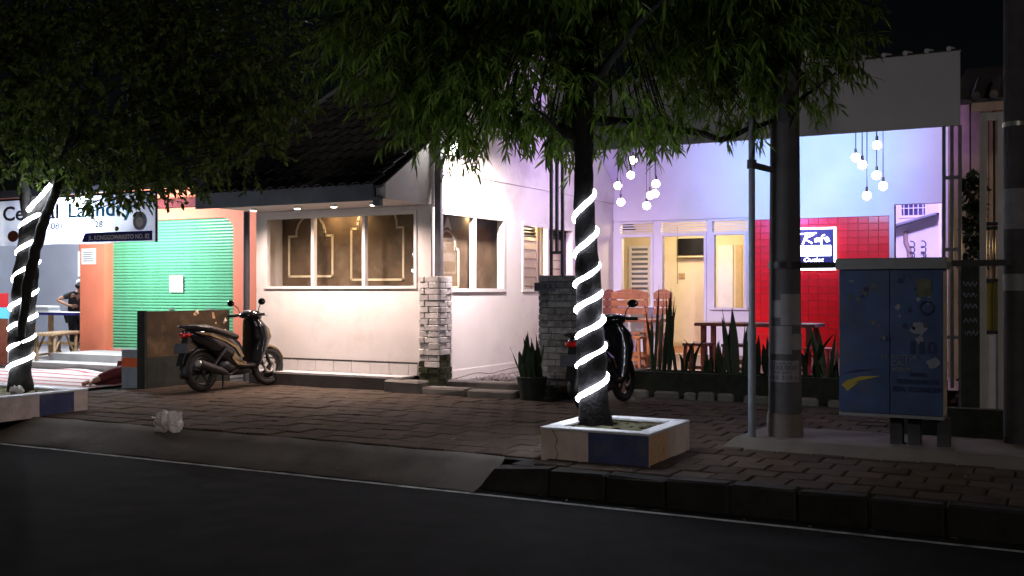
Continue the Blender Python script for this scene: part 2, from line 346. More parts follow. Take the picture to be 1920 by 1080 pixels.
# pavers, running bond: the 300 that show largest are parts, the rest one part
ps = .30; me_p = []
for k in range(4):
    h = ps / 2 - .006; b = .010; j = [random.uniform(-.004, .004) for _ in range(8)]
    q = MB(); q.add([(-h, -h, -.03), (h, -h, -.03), (h, h, -.03), (-h, h, -.03), (-h, -h, -.008), (h, -h, -.008), (h, h, -.008), (-h, h, -.008),
                     (-h + b, -h + b, j[0]), (h - b, -h + b, j[1]), (h - b, h - b, j[2]), (-h + b, h - b, j[3])],
                    [(0, 1, 5, 4), (1, 2, 6, 5), (2, 3, 7, 6), (3, 0, 4, 7), (4, 5, 9, 8), (5, 6, 10, 9), (6, 7, 11, 10), (7, 4, 8, 11), (8, 9, 10, 11)])
    me_p.append(q.mesh('paver', 'paver'))
cells = []
for r_ in range(17):
    y = 7.955 + r_ * ps
    for c in range(70):
        x = -17.9 + c * ps + (r_ % 2) * ps / 2
        if x > 2: continue
        if r_ == 0 and not (-4.1 < x): continue
        if y > 12.5 and x < -8.2: continue
        if x < -12.2 and y > 9.9: continue
        d = .469 * -x + .883 * y; u = .883 * x + .469 * y
        vis = abs(u / d) < .53
        cells.append((0 if vis else 1, d, x, y))
cells.sort(); stuff = MB()
for i, (v_, d, x, y) in enumerate(cells):
    me = random.choice(me_p); rz = random.choice((0, 1, 2, 3)) * math.pi / 2 + random.uniform(-.012, .012); dz = random.uniform(-.006, .004)
    tx, ty = random.uniform(-.008, .008), random.uniform(-.008, .008)
    if i < 300: inst(me, 'paver', walk, (x, y, dz), (tx, ty, rz))
    else:
        mt = Matrix.Translation((x, y, dz)) @ Matrix.Rotation(rz, 4, 'Z') @ Matrix.Rotation(tx, 4, 'X')
        stuff.add([mt @ v.co for v in me.vertices], [tuple(p.vertices) for p in me.polygons])
stuff.build('paver_field', 'paver', walk, fix=False, kind='stuff')
# kerb stones
kerb = thing('kerb', None, None, (-4.2, 7.7, -.22), kind='structure')
xk = -4.22
for k in range(12):
    wk = .5; m = MB(); b = .016; t0 = .004 + random.uniform(-.012, .006); y0 = 7.62 + random.uniform(-.012, .012)
    zz = [t0] * 2
    if k == 0: m.add([(xk - .16, 7.62, -.22), (xk + wk - .012, 7.62, -.22), (xk + wk - .012, 7.80, -.22), (xk - .16, 7.80, -.22), (xk - .02, 7.66, -.05), (xk + wk - .012, 7.65, t0), (xk + wk - .012, 7.80, t0), (xk - .02, 7.80, -.03)], [(0, 1, 5, 4), (1, 2, 6, 5), (2, 3, 7, 6), (3, 0, 4, 7), (4, 5, 6, 7), (0, 3, 2, 1)])
    else: m.bbox(xk, xk + wk - .007, y0, 7.80, -.23, t0, b)
    m.v = [(a + random.uniform(-.006, .006), b_ + random.uniform(-.008, .008), c + random.uniform(-.012, .004)) for a, b_, c in m.v]
    m.build('kerb_stone', 'kerb', kerb); xk += wk
# fallen leaves and grit on the pavement: loose scatter nobody could count
m = MB()
for _ in range(90):
    x = random.uniform(-11, -.4); y = random.choice((random.uniform(7.9, 12.3), random.uniform(7.40, 7.60)))
    z = .012 if y > 8.05 else (-.205 if x > -4.2 else -.16)
    if 7.75 < y < 8.06: continue
    a = random.uniform(0, 6.28); l = random.uniform(.02, .06); c, s = math.cos(a) * l, math.sin(a) * l
    m.add([(x - c, y - s, z), (x + s * .3, y - c * .3, z + .006), (x + c, y + s, z + random.uniform(0, .015)), (x - s * .3, y + c * .3, z + .004)], [(0, 1, 2, 3)])
m.build('leaf_litter', 'leaf_dry', label='small dry leaves and grit scattered over the pavers', cat='leaf litter', kind='stuff')

# ------------------------------------------------------------------ house with tiled roof
HX0, HX1, HY = -11.45, -8.14, 12.8
house = thing('house', 'white house with dark tiled roof and wide windows above a plain wall', 'house', (-9.8, 12.8, 0))
wins_f = [(-11.27, -8.38, 1.48, 2.63)]
wall_y(HX0, HX1, .20, 2.70, HY, HY + .14, wins_f).build('front_wall', 'white_wall', house)
wins_s = [(13.02, 15.05, 1.43, 2.66), (15.66, 17.74, 1.43, 2.62)]
wall_x(HY + .14, 19.7, -.02, 3.22, HX1 - .14, HX1, wins_s).build('side_wall', 'white_wall', house)
m = MB(); EY, EZ, SL, RY = 11.56, 2.90, .62, 16.2
ez = lambda y: EZ + (y - EY) * SL if y < RY else EZ + (RY - EY) * SL - (y - RY) * SL
m.poly([(HX1 - .13, EY + .06, 2.70), (HX1 - .13, HY + .1, 2.70), (HX1 - .13, HY + .1, 3.22), (HX1 - .13, 19.7, 3.222), (HX1 - .13, 20.9, ez(20.9)), (HX1 - .13, RY, ez(RY) - .03), (HX1 - .13, EY + .06, ez(EY + .06) - .03)], (.155, 0, 0))
m.build('gable_wall', 'white_wall', house)
MB().box(HX0, HX0 + .14, HY + .14, 19.7, -.02, 2.7).build('rear_side_wall', 'white_wall', house)
MB().box(HX0 + .14, HX1 - .14, 15.62, 15.65, 0, 2.69).build('partition', 'cream', house)  # inner wall added to stop light leaking between the rooms
MB().box(HX0 + .14, HX1 - .14, 19.0, 19.1, 0, 2.69).build('rear_wall', 'cream', house)
MB().box(HX0 + .02, HX1 - .16, HY + .15, 19.6, 2.71, 2.76).build('ceiling', 'soffit', house)
MB().box(HX0 + .05, HX1 - .15, EY + .035, HY + .1, 2.705, 2.73).build('soffit', 'soffit', house)
fb = MB().box(-11.52, HX1 - .135, EY - .015, EY + .03, 2.675, 2.90).build('fascia_board', 'house_fascia', house)
MB().box(HX1 - .132, HX1 - .02, EY - .02, EY + .058, 2.60, 2.72).build('bracket', 'house_fascia', house)
# plinth
MB().box(-11.3, -8.44, 12.47, 12.798, -.02, .175).build('plinth', 'plinth', house)
MB().box(-11.3, -8.42, 12.44, 12.797, .176, .205).build('ledge', 'pale_step', house)
# skirting tiles with dark border
x = -11.28
while x < -8.36:
    wd = min(.345, -8.36 - x)
    MB().bbox(x, x + wd - .006, 12.786, 12.799, .21, .375, .003).build('skirting_tile', 'tile_white', house); x += .345
for k in range(5): MB().box(-11.28 + k * .585, -11.28 + k * .585 + .57, 12.784, 12.799, .378, .398).build('border_tile', 'tile_dark', house)
m = MB(); m.box(HX1 + .001, HX1 + .018, 13.05, 19.6, .0, .25); m.build('side_skirting', 'white_wall', house)
# front window: frames, panes, sill
def window_y(parent, x0, x1, z0, z1, y, cuts, fw=.045, fm='white_paint', pane='glass', out=.02, dep=.07):
    wd = MB(); wd.box(x0, x1, y - out, y + dep, z1 - fw, z1); wd.box(x0, x1, y - out, y + dep, z0, z0 + fw * .8)
    xs = [x0] + list(cuts) + [x1 - fw]
    for c in xs: wd.box(c, c + fw, y - out + .002, y + dep - .002, z0 + fw * .8, z1 - fw)
    wo = wd.build('window', fm, parent)
    for a, b in zip(xs[:-1], xs[1:]): MB().box(a + fw, b, y + .02, y + .026, z0 + fw * .8, z1 - fw).build('pane', pane, wo)
    return wo
def window_x(parent, a0, a1, z0, z1, x, cuts, fw=.05, fm='white_paint', pane='glass', out=.02, dep=.07):
    wd = MB(); wd.box(x - dep, x + out, a0, a1, z1 - fw, z1); wd.box(x - dep, x + out, a0, a1, z0, z0 + fw * .8)
    xs = [a0] + list(cuts) + [a1 - fw]
    for c in xs: wd.box(x - dep + .002, x + out - .002, c, c + fw, z0 + fw * .8, z1 - fw)
    wo = wd.build('window', fm, parent)
    for a, b in zip(xs[:-1], xs[1:]): MB().box(x - .026, x - .02, a + fw, b, z0 + fw * .8, z1 - fw).build('pane', pane, wo)
    return wo
window_y(house, -11.27, -8.38, 1.48, 2.63, HY, (-10.33, -9.36), .05)
window_x(house, 13.02, 15.05, 1.43, 2.66, HX1, (14.02,), .07, pane='glass_clear')
window_x(house, 15.66, 17.74, 1.43, 2.62, HX1, (16.62,), .06, pane='glass_clear')
# brown inner wall with arched mouldings behind the glass
inner = wall_y(-11.30, -8.441, 1.2, 2.69, 13.26, 13.32, []).build('inner_wall', 'brown_wall', house)
inner2 = wall_x(13.33, 15.6, 1.2, 2.69, -8.44, -8.40, []).build('inner_wall', 'brown_wall', house)
def arch(pts, fn, par, wdt=.035):
    m = MB(); P3 = [Vector(fn(*p)) for p in pts]
    for a, b in zip(P3[:-1], P3[1:]):
        d = (b - a).normalized() * wdt * .45
        m.bar(a - d, b + d, wdt, .010, up=fn(0, 0) and (Vector(fn(0, 0, 1)) - Vector(fn(0, 0))))
    m.build('molding', 'molding', par)
def archpts(c, z0, w_, zs, rw, zr):
    "rectangle w_ wide from z0 up to zs, shoulders, then a round arch of half-width rw, springing at zr"
    p = [(c - w_ / 2, z0), (c - w_ / 2, zs), (c - rw, zs), (c - rw, zr)]
    p += [(c - rw * math.cos(a), zr + rw * 1.05 * math.sin(a)) for a in np.linspace(.2, math.pi - .2, 9)]
    return p + [(c + rw, zr), (c + rw, zs), (c + w_ / 2, zs), (c + w_ / 2, z0), (c - w_ / 2, z0)]
fy = lambda a, z, d=0: (a, 13.255 - d * .02, z); fx = lambda a, z, d=0: (-8.395 + d * .02, a, z)
arch(archpts(-10.72, 1.68, .88, 2.33, .29, 2.36), fy, inner)
arch(archpts(-9.42, 1.62, .98, 2.42, .37, 2.46), fy, inner)
arch(archpts(13.66, 1.50, .68, 2.10, .24, 2.12), fx, inner2)
m = MB(); m.poly([fx(13.55, 2.40), fx(13.66, 2.43), fx(13.78, 2.38), fx(13.72, 2.49), fx(13.66, 2.60), fx(13.60, 2.50)], (.015, 0, 0)); m.build('finial', 'molding', inner2)
# cream louvred shutters inside the second side window
for a0, a1 in ((15.95, 16.85), (16.95, 18.2)):
    sh = MB(); X_ = -8.42
    sh.box(X_ - .04, X_, a0, a0 + .07, 1.3, 2.68); sh.box(X_ - .04, X_, a1 - .07, a1, 1.3, 2.68); sh.box(X_ - .04, X_, a0 + .07, a1 - .07, 2.34, 2.40); sh.box(X_ - .04, X_, a0 + .07, a1 - .07, 1.3, 1.37)
    s_o = sh.build('shutter', 'cream', house)
    for k in range(6): MB().poly([(X_ - .035, a0 + .07, 1.37 + k * .162), (X_ - .005, a0 + .07, 1.375 + k * .162), (X_ - .02, a0 + .07, 1.525 + k * .162), (X_ - .035, a0 + .07, 1.53 + k * .162)], (0, a1 - a0 - .14, 0)).build('slat', 'cream', s_o)
    for k in range(4): MB().box(X_ - .03, X_ - .01, a0 + .07, a1 - .07, 2.42 + k * .06, 2.445 + k * .06).build('slat', 'tile_dark', s_o)
# roof tiles
slope = math.atan(SL); rl = .305; cw = .215
rf = MB(); yr = lambda s: EY - .02 + s * math.cos(slope); zr = lambda s: EZ + .0 + s * math.sin(slope)
L_ = (RY - EY) / math.cos(slope)
rf.poly([(-11.50, EY, EZ - .02), (-11.50, RY, ez(RY) - .02), (-11.50, RY, ez(RY) - .06), (-11.50, EY, EZ - .06)], (3.35, 0, 0))
rf.poly([(-11.50, RY + .01, ez(RY) - .02), (-11.50, 21, ez(21) - .02), (-11.50, 21, ez(21) - .06), (-11.50, RY + .01, ez(RY) - .06)], (3.35, 0, 0))
roof = rf.build('roof', 'roof_tile', house)
q = MB(); prof = [(-.115, .012), (-.085, -.004), (-.045, -.008), (0, .010), (.04, .034), (.08, .034), (.115, .012)]; n = len(prof); vs = []
for yy, dz in ((0, .035), (.345, 0)):
    for (px_, pz) in prof: vs.append((px_, yy, pz + dz))
    for (px_, pz) in prof: vs.append((px_, yy, pz + dz - .016))
fs = [(i, i + 1, 2 * n + i + 1, 2 * n + i) for i in range(n - 1)] + [(n + i + 1, n + i, 3 * n + i, 3 * n + i + 1) for i in range(n - 1)] + [(i + 1, i, n + i, n + i + 1) for i in range(n - 1)] + [(0, 2 * n, 3 * n, n), (n - 1, 2 * n - 1, 4 * n - 1, 3 * n - 1)]
q.add(vs, fs); tile_me = q.mesh('roof_tile', 'roof_tile')
rows = int(L_ / rl)
for r_ in range(rows):
    for c in range(15):
        s_ = -.06 + r_ * rl
        inst(tile_me, 'roof_tile', roof, (-11.36 + c * cw + random.uniform(-.006, .006), yr(s_) + random.uniform(-.008, .008), zr(s_) + .0), (slope + random.uniform(-.012, .012), random.uniform(-.02, .02), random.uniform(-.015, .015)))
m = MB(); m.tube([(-11.5, RY, ez(RY) + .02), (-8.1, RY, ez(RY) + .02)], .09, 8); m.build('ridge', 'roof_tile', roof)
m = MB(); m.tube([(-11.50, EY, EZ + .02), (-11.50, RY, ez(RY) + .02)], .06, 8); m.build('verge_tile', 'house_fascia', roof)
# downlights
for i, (x, lab) in enumerate(((-10.95, 'small round downlight in the soffit nearest the green shutter'), (-10.1, 'second round warm downlight along the soffit, left of the middle'), (-9.42, 'third round warm downlight along the soffit, right of the middle'), (-8.72, 'round warm downlight in the soffit at the house corner'))):
    y = 12.18; d = thing('downlight', lab, 'downlight', (x, y, 2.70), group='downlights in the house eaves')
    m = MB(); m.tube([(x, y, 2.704), (x, y, 2.672)], [.06, .055], 14); m.build('trim_ring', 'white_paint', d)
    m = MB(); m.tube([(x, y, 2.673), (x, y, 2.662)], [.045, .035], 14); m.build('lens', 'downlight', d)
    light('SPOT', d, (x, y, 2.65), 212, (1, .77, .685), size=.05, target=(x, y + .08, 0), spot=150, blend=1)
bl = thing('picture_light', 'warm strip lamp above the brown inner wall behind the front windows', 'lamp', (-9.9, 13.1, 2.66))
MB().box(-10.7, -9.2, 13.04, 13.10, 2.655, 2.688).build('housing', 'white_paint', bl)
for x in (-10.2, -9.75): light('AREA', bl, (x, 13.07, 2.645), 3.4, (1, .66, .36), size=.25, target=(x, 13.24, 1.4))
MB().box(-8.37, -8.31, 13.6, 14.6, 2.645, 2.678).build('housing', 'white_paint', bl)  # unseen side strip and its lamp, added to brighten the side inner wall
light('AREA', bl, (-8.34, 14.3, 2.64), 2.2, (1, .78, .50), size=.05, target=(-8.40, 14.3, 1.6))
rl_ = thing('ceiling_lamp', 'warm ceiling lamp in the room behind the louvred shutters', 'lamp', (-8.3, 16.6, 2.7))
m = MB(); m.tube([(-8.36, 16.55, 2.705), (-8.36, 16.55, 2.67)], [.05, .04], 10); m.build('lamp_shade', 'porch', rl_)
light('POINT', rl_, (-8.36, 16.55, 2.55), 9, (1, .78, .48), size=.06)

# ------------------------------------------------------------------ brick pillars with posts
def brick_pillar(x0, x1, y0, y1, h, label, mats, mossz):
    o = thing('brick_pillar', label, 'pillar', ((x0 + x1) / 2, (y0 + y1) / 2, 0), group='brick pillars at the cafe entrance')
    MB().box(x0 + .02, x1 - .02, y0 + .02, y1 - .02, -.02, h - .01).build('core', 'pillar_core', o)
    n = int(h / .083); ch = h / n; meshes = {}
    for c in range(n):
        z0, z1 = c * ch + .006, (c + 1) * ch - .005; lx = x1 - x0; ly = y1 - y0
        fr = .5 if c % 2 else .30
        segs = [(x0, x0 + lx * fr, y0, y0 + .05), (x0 + lx * fr, x1, y0, y0 + .05), (x1 - .05, x1, y0 + .05, y0 + .05 + (ly - .1) * (1 - fr)), (x1 - .05, x1, y0 + .05 + (ly - .1) * (1 - fr), y1 - .05),
                (x0, x1, y1 - .05, y1), (x0, x0 + .05, y0 + .05, y1 - .05)]
        for k, (a, b, e, f) in enumerate(segs):
            j = random.uniform(-.008, .012); mt = mats[0] if z0 > mossz + random.uniform(-.09, .09) + (.12 if k in (2, 3) else -.1) else mats[1]
            g = .005; m = MB(); m.bbox(a + g - (j if k == 5 else 0), b - g + (j if k in (2, 3) else 0), e + g - (j if k < 2 else 0), f - g, z0, z1 + random.uniform(-.004, .003), .006)
            m.build('brick', mt, o)
    return o
bp1 = brick_pillar(-8.23, -7.89, 12.60, 13.0, 1.66, 'white painted brick pillar with mossy foot at the house corner', ('brick_white', 'brick_moss'), .42)
bp2 = brick_pillar(-6.30, -5.80, 12.60, 13.05, 1.66, 'worn grey brick pillar behind the lit tree trunk', ('brick_worn', 'brick_moss'), .2)
sg = thing('open_sign', 'small black sign reading BUKA on the worn brick pillar', 'sign', (-6.2, 12.57, 1.5))
MB().box(-6.34, -6.03, 12.565, 12.58, 1.44, 1.56).build('board', 'scrap_white', sg)
text('lettering', 'BUKA', -6.32, -6.06, 1.465, .075, 12.563, 'ink', sg)
po = thing('steel_post', 'grey steel post with a bright floodlight on the white brick pillar', 'post', (-8.0, 12.82, 1.65))
MB().box(-8.04, -7.97, 12.79, 12.86, 1.6, 4.6).build('post', 'post_metal', po); MB().box(-8.08, -8.045, 12.80, 12.85, 1.6, 4.6).build('post', 'post_metal', po)
fl = thing('floodlight', 'bright white floodlight glaring through the leaves beside the house gable', 'floodlight', (-7.86, 12.86, 3.5))
MB().bbox(-7.96, -7.72, 12.90, 12.96, 3.40, 3.60, .01).build('housing', 'dark_metal', fl)
MB().box(-7.94, -7.74, 12.885, 12.898, 3.42, 3.58).build('lens', 'flood_white', fl)
MB().box(-7.94, -7.74, 12.962, 12.968, 3.42, 3.58).build('lens', 'flood_white', fl)
light('SPOT', fl, (-7.45, 12.95, 3.5), 1400, (1, .84, .86), size=.12, target=(-8.35, 15.0, 1.1), spot=108, blend=.8)

# ------------------------------------------------------------------ cafe: canopy, back wall, red tiles
CY = 19.72
cafe = thing('cafe_building', 'white cafe front with window bays and red tiled wall lit lavender and cyan', 'building', (-5, CY, 0))
holes = [(-8.0, -7.28, 1.15, 2.84), (-7.13, -6.18, .2, 2.84), (-6.07, -5.38, 1.12, 2.84), (-2.77, -1.92, .2, 3.0)]
wall_y(-8.0, -1.72, -.02, 5.55, CY, CY + .15, holes).build('wall', 'cafe_white', cafe)
MB().box(-8.14, -8.001, CY, CY + .15, -.02, 5.55).build('corner_pier', 'cafe_white', cafe)
MB().box(-11.4, -8.141, CY + .002, CY + .15, 2.9, 5.55).build('upper_wall', 'cafe_white', cafe)
MB().box(-8.118, -5.30, CY - .05, CY - .002, 2.85, 3.03).build('beam', 'cafe_white', cafe)
for (x0, x1, z0) in ((-8.0, -7.28, 1.15), (-7.13, -6.18, .2), (-6.07, -5.38, 1.12)):
    f = MB(); f.box(x0, x1, CY - .03, CY + .1, 2.53, 2.59); f.box(x0, x0 + .05, CY - .028, CY + .1, z0, 2.53); f.box(x1 - .05, x1, CY - .028, CY + .1, z0, 2.53)
    f.box(x0, x1, CY - .03, CY + .1, 2.80, 2.84)
    if z0 > 1: f.box(x0 - .02, x1 + .02, CY - .06, CY + .1, z0 - .04, z0)
    fo = f.build('window', 'cafe_white', cafe)
    for k in range(4): MB().box(x0, x1, CY + .03, CY + .05, 2.605 + k * .05, 2.628 + k * .05).build('slat', 'cafe_white', fo)
    if z0 > 1: MB().box(x0 + .05, x1 - .05, CY + .04, CY + .046, z0, 2.53).build('pane', 'glass_clear', fo)
# room behind
room = MB(); room.box(-9.6, -5.05, 22.4, 22.5, 0, 3); room.box(-9.6, -9.5, CY + .16, 22.4, 0, 3); room.box(-5.15, -5.05, CY + .16, 22.4, 0, 3); room.box(-9.6, -5.05, CY + .16, 22.5, 3.0, 3.1)
room.build('room_wall', 'cream', cafe)
MB().box(-9.6, -5.05, CY + .16, 22.4, .1, .2).build('room_floor', 'wood_orange', cafe)
jw = MB(); jw.box(-8.85, -8.33, 22.36, 22.398, 1.35, 1.40); jw.box(-8.85, -8.33, 22.36, 22.398, 2.42, 2.47); jw.box(-8.85, -8.79, 22.36, 22.398, 1.4, 2.42); jw.box(-8.39, -8.33, 22.36, 22.398, 1.4, 2.42)
jo = jw.build('louvre_window', 'white_paint', cafe)
MB().box(-8.79, -8.39, 22.39, 22.398, 1.4, 2.42).build('dark_pane', 'cab_lid', jo)
for k in range(9): MB().poly([(-8.79, 22.36, 1.42 + k * .112), (-8.79, 22.385, 1.47 + k * .112), (-8.79, 22.388, 1.462 + k * .112), (-8.79, 22.362, 1.412 + k * .112)], (.40, 0, 0)).build('slat', 'white_paint', jo)
MB().box(-6.75, -6.42, 22.37, 22.398, .2, 2.45).build('door_frame', 'white_paint', cafe); MB().box(-6.36, -6.22, 22.38, 22.398, .2, 2.45).build('shade_strip', 'cream_shade', cafe)  # darker strip beside the frame is shade put in as colour
MB().box(-7.70, -7.685, 22.385, 22.398, 1.6, 2.9).build('cable', 'cable', cafe); MB().box(-7.66, -7.52, 22.37, 22.398, 1.72, 1.84).build('socket_box', 'wood_pale', cafe)
tv = thing('television', 'black flat television on the cream wall inside the cafe', 'television', (-7.15, 22.3, 2.3))
MB().bbox(-7.62, -6.98, 22.20, 22.26, 2.24, 2.61, .008).build('case', 'tv_black', tv); MB().box(-7.60, -7.00, 22.192, 22.199, 2.27, 2.59).build('screen', 'tv_black', tv)
MB().box(-7.4, -7.2, 22.26, 22.398, 2.32, 2.5).build('bracket', 'dark_metal', tv); MB().box(-7.62, -6.98, 22.19, 22.27, 2.19, 2.22).build('shelf', 'cream', tv)
cl = thing('ceiling_lamp', 'warm ceiling lamp inside the cafe room with the television', 'lamp', (-7, 20.9, 3.0))
m = MB(); m.tube([(-7, 20.9, 3.0), (-7, 20.9, 2.93)], [.18, .15], 16); m.build('lamp_shade', 'downlight', cl)
light('POINT', cl, (-7, 20.9, 2.8), 110, (1, .80, .50), size=.15)
# red tiles
rw = MB().box(-5.28, -2.79, CY - .03, CY - .002, .2, 2.80).build('red_tile_wall', 'grout', cafe)
q = MB(); tw, th = .178, .128; q.bbox(-tw / 2 + .004, tw / 2 - .004, -th / 2 + .004, th / 2 - .004, 0, .014, .004); red_me = q.mesh('red_tile', 'red_tile')
for i in range(14):
    for j in range(20):
        inst(red_me, 'tile', rw, (-5.28 + tw * (i + .5), CY - .031, 2.80 - th * (j + .5)), (R(90) + random.uniform(-.006, .006), random.uniform(-.005, .005), random.uniform(-.008, .008)))
MB().box(-5.30, -2.77, CY - .05, CY - .002, 2.802, 2.825).build('cap_strip', 'cafe_white', cafe)
MB().box(-2.785, -2.70, CY - .055, CY + .16, .2, 3.0).build('door_jamb', 'cafe_white', cafe)
# floor of the terrace
m = MB(); m.box(-5.95, -1.0, 14.1, 16.5, -.02, .20); m.box(-8.11, -1.0, 16.501, CY - .003, -.02, .20); m.build('terrace_floor', 'terrace', kind='structure')
# canopy
can = thing('canopy', 'flat fronted grey white canopy on steel posts over the cafe terrace', 'canopy', (-3.6, 12.8, 0))
MB().box(-6.25, -1.05, 12.80, 12.86, 3.33, 4.18).build('fascia', 'canopy_white', can)
MB().poly([(-6.25, 12.87, 4.10), (-6.25, CY, 5.6), (-6.25, CY, 5.66), (-6.25, 12.87, 4.17)], (4.52, 0, 0)).build('ceiling', 'cafe_white', can)
MB().box(-6.26, -1.04, 12.79, 12.90, 4.182, 4.20).build('flashing', 'dark_metal', can)
for k in range(22): 
    m = MB(); x = -6.1 + k * .235; m.tube([(x, 12.78, 4.205), (x, 13.3, 4.30)], .03, 7); m.build('roof_tile', 'canopy_white', can)
for x0, lz in ((-6.23, 1.65), (-1.24, 0)):
    pm_ = MB()
    for dx in (0, .085, .17): pm_.box(x0 + dx, x0 + dx + .036, 12.81, 12.85, lz + (.34 if dx == .085 else -.03), 3.328)
    for z in ((lz + .30,) if lz else (.9, 1.9, 2.72)): pm_.box(x0 + .037, x0 + .169, 12.815, 12.845, z, z + .04)
    pm_.build('post', 'post_metal', can)
# floodlights that wash the upper wall
for x, y, z, mt, colr, e, tgt, lab in ((-5.9, 13.3, 3.55, 'flood_violet', (.44, .26, 1), 1050, (-7.0, CY, 3.9), 'violet floodlight inside the canopy behind the bare tree branch'),
                                       (-3.55, 14.6, 3.75, 'flood_blue', (.06, .50, 1), 1350, (-4.2, CY, 3.9), 'blue floodlight inside the canopy behind the concrete pole'),
                                       (-2.1, 13.4, 3.55, 'flood_violet', (.50, .26, 1), 900, (-2.55, CY, 3.7), 'violet floodlight inside the canopy at the right hand post')):
    f = thing('floodlight', lab, 'floodlight', (x, y, z), group='floodlights under the canopy')
    MB().bbox(x - .1, x + .1, y - .03, y + .03, z - .07, z + .07, .01).build('housing', 'dark_metal', f)
    MB().box(x - .085, x + .085, y + .031, y + .037, z - .055, z + .055).build('lens', mt, f); MB().box(x - .015, x + .015, y - .01, y + .01, z + .07, z + .9).build('bracket', 'dark_metal', f)
    light('SPOT', f, (x, y + .06, z), e, colr, size=.55, target=tgt, spot=62 if 'blue' in lab else (46 if 'right' in lab else 95), blend=1)
# pendant lamps
def pendants(pts, y, group, labs):
    for i, (x, z) in enumerate(pts):
        yy = y + random.uniform(-.25, .25); p = thing('pendant_lamp', labs[i], 'pendant lamp', (x, yy, z), group=group)
        ctop = 4.10 + (yy - 12.87) / (CY - 12.87) * 1.5
        m = MB(); m.tube([(x, yy, z + .10), (x, yy, ctop)], .008, 6); m.build('cord', 'ink', p)
        m = MB(); m.tube([(x, yy, z + .06), (x, yy, z + .14)], [.026, .02], 10); m.build('socket', 'dark_metal', p)
        m = MB(); m.sphere((x, yy, z), .066, 14, 10); m.build('bulb', 'bulb', p)
ord_a = ['topmost', 'second highest', 'third highest', 'fourth highest', 'fifth highest', 'third lowest', 'second lowest', 'lowest']
pa = sorted([(-6.92, 3.29), (-6.69, 3.47), (-6.57, 3.7), (-6.39, 3.11), (-6.35, 2.91), (-6.27, 3.13), (-6.15, 3.27), (-6.82, 2.99)], key=lambda p: -p[1])
pendants(pa, 17, 'pendant bulbs behind the lit tree', [f'{o} round glowing bulb of the cluster beside the lit tree trunk' for o in ord_a])
ord_b = ['topmost', 'second highest', 'third highest', 'third lowest', 'second lowest', 'lowest']
pb = sorted([(-2.91, 3.55), (-2.61, 3.74), (-2.77, 3.4), (-2.58, 3.24), (-2.53, 3.1), (-2.72, 2.93)], key=lambda p: -p[1])
pendants(pb, 17, 'pendant bulbs right of the concrete pole', [f'{o} round glowing bulb of the cluster above the red tiles' for o in ord_b])
# illuminated sign
sg = thing('cafe_sign', 'framed illuminated blue and white sign on the red tiled wall', 'sign', (-4.0, CY - .1, 1.9))
SY = CY - .12
MB().box(-4.50, -3.72, SY, CY - .047, 1.84, 2.60).build('case', 'navy_sign', sg)
f = MB(); f.box(-4.52, -3.70, SY - .015, SY - .001, 2.585, 2.615); f.box(-4.52, -3.70, SY - .015, SY - .001, 1.83, 1.862); f.box(-3.735, -3.70, SY - .015, SY - .001, 1.862, 2.585); f.box(-4.52, -4.485, SY - .015, SY - .001, 1.862, 2.585); f.build('frame', 'sign_glow', sg)
MB().box(-4.47, -3.79, SY - .010, SY - .001, 2.09, 2.285).build('light_panel', 'sign_glow', sg)
m = MB()
def stroke(pts, r=.017): m.tube([(x, SY - .012, z) for x, z in pts], r, 6)
stroke([(-4.22, 2.52), (-4.30, 2.31)]); stroke([(-4.40, 2.50), (-4.05, 2.515)], .014); stroke([(-4.10, 2.49), (-4.27, 2.41), (-4.13, 2.33)])
stroke([(-4.02, 2.42), (-4.08, 2.40), (-4.07, 2.35), (-4.02, 2.37), (-4.0, 2.42), (-4.0, 2.35)], .013); stroke([(-3.90, 2.48), (-3.95, 2.46), (-3.96, 2.30)], .013); stroke([(-3.99, 2.41), (-3.89, 2.42)], .011); stroke([(-3.88, 2.39), (-3.83, 2.41), (-3.86, 2.44), (-3.89, 2.39), (-3.86, 2.35), (-3.81, 2.37)], .012)
m.build('lettering', 'sign_glow', sg)
text('lettering', 'Outlet', -4.28, -3.92, 1.985, .075, SY - .003, 'sign_glow', sg, thick=.006, shear=.2)
m = MB(); m.sphere((-4.2, SY - .005, 1.92), .018, 8, 6); m.build('indicator', 'sign_glow', sg)

# passage behind the opening: neighbouring rear house
rear = thing('rear_house', 'pale rear house with barred window and small awning seen through the passage', 'house', (-2.2, 26, 0))
wall_y(-4.2, .4, 0, 6, 26, 26.2, [(-3.42, -2.86, 3.22, 3.9)]).build('wall', 'cafe_white', rear)
m = MB(); m.box(-3.46, -2.82, 25.94, 26.1, 3.9, 3.96); m.box(-3.46, -2.82, 25.94, 26.1, 3.16, 3.22); m.box(-3.46, -3.40, 25.95, 26.1, 3.22, 3.9); m.box(-2.88, -2.82, 25.95, 26.1, 3.22, 3.9); wn = m.build('window', 'cafe_white', rear)
for k in range(5): MB().box(-3.36 + k * .105, -3.34 + k * .105, 25.97, 25.99, 3.22, 3.9).build('bar', 'cafe_white', wn)
for z in (3.38, 3.55): MB().box(-3.40, -2.88, 25.972, 25.988, z, z + .02).build('bar', 'cafe_white', wn)
MB().box(-3.42, -2.86, 26.12, 26.14, 3.2, 3.92).build('pane', 'navy_sign', wn)
MB().poly([(-3.62, 25.0, 2.86), (-2.56, 25.0, 3.16), (-2.56, 25.0, 3.20), (-3.62, 25.0, 2.91)], (0, .95, .05)).build('awning', 'house_fascia', rear)
m = MB(); m.tube([(-3.30, 25.9, 2.85), (-3.30, 25.9, 2.6), (-3.22, 25.9, 2.4), (-3.22, 25.9, 0)], .05, 8); m.build('drainpipe', 'beige_panel', rear)
MB().box(-2.52, -2.30, 25.4, 25.998, 0, 5).build('pier', 'cafe_white', rear)
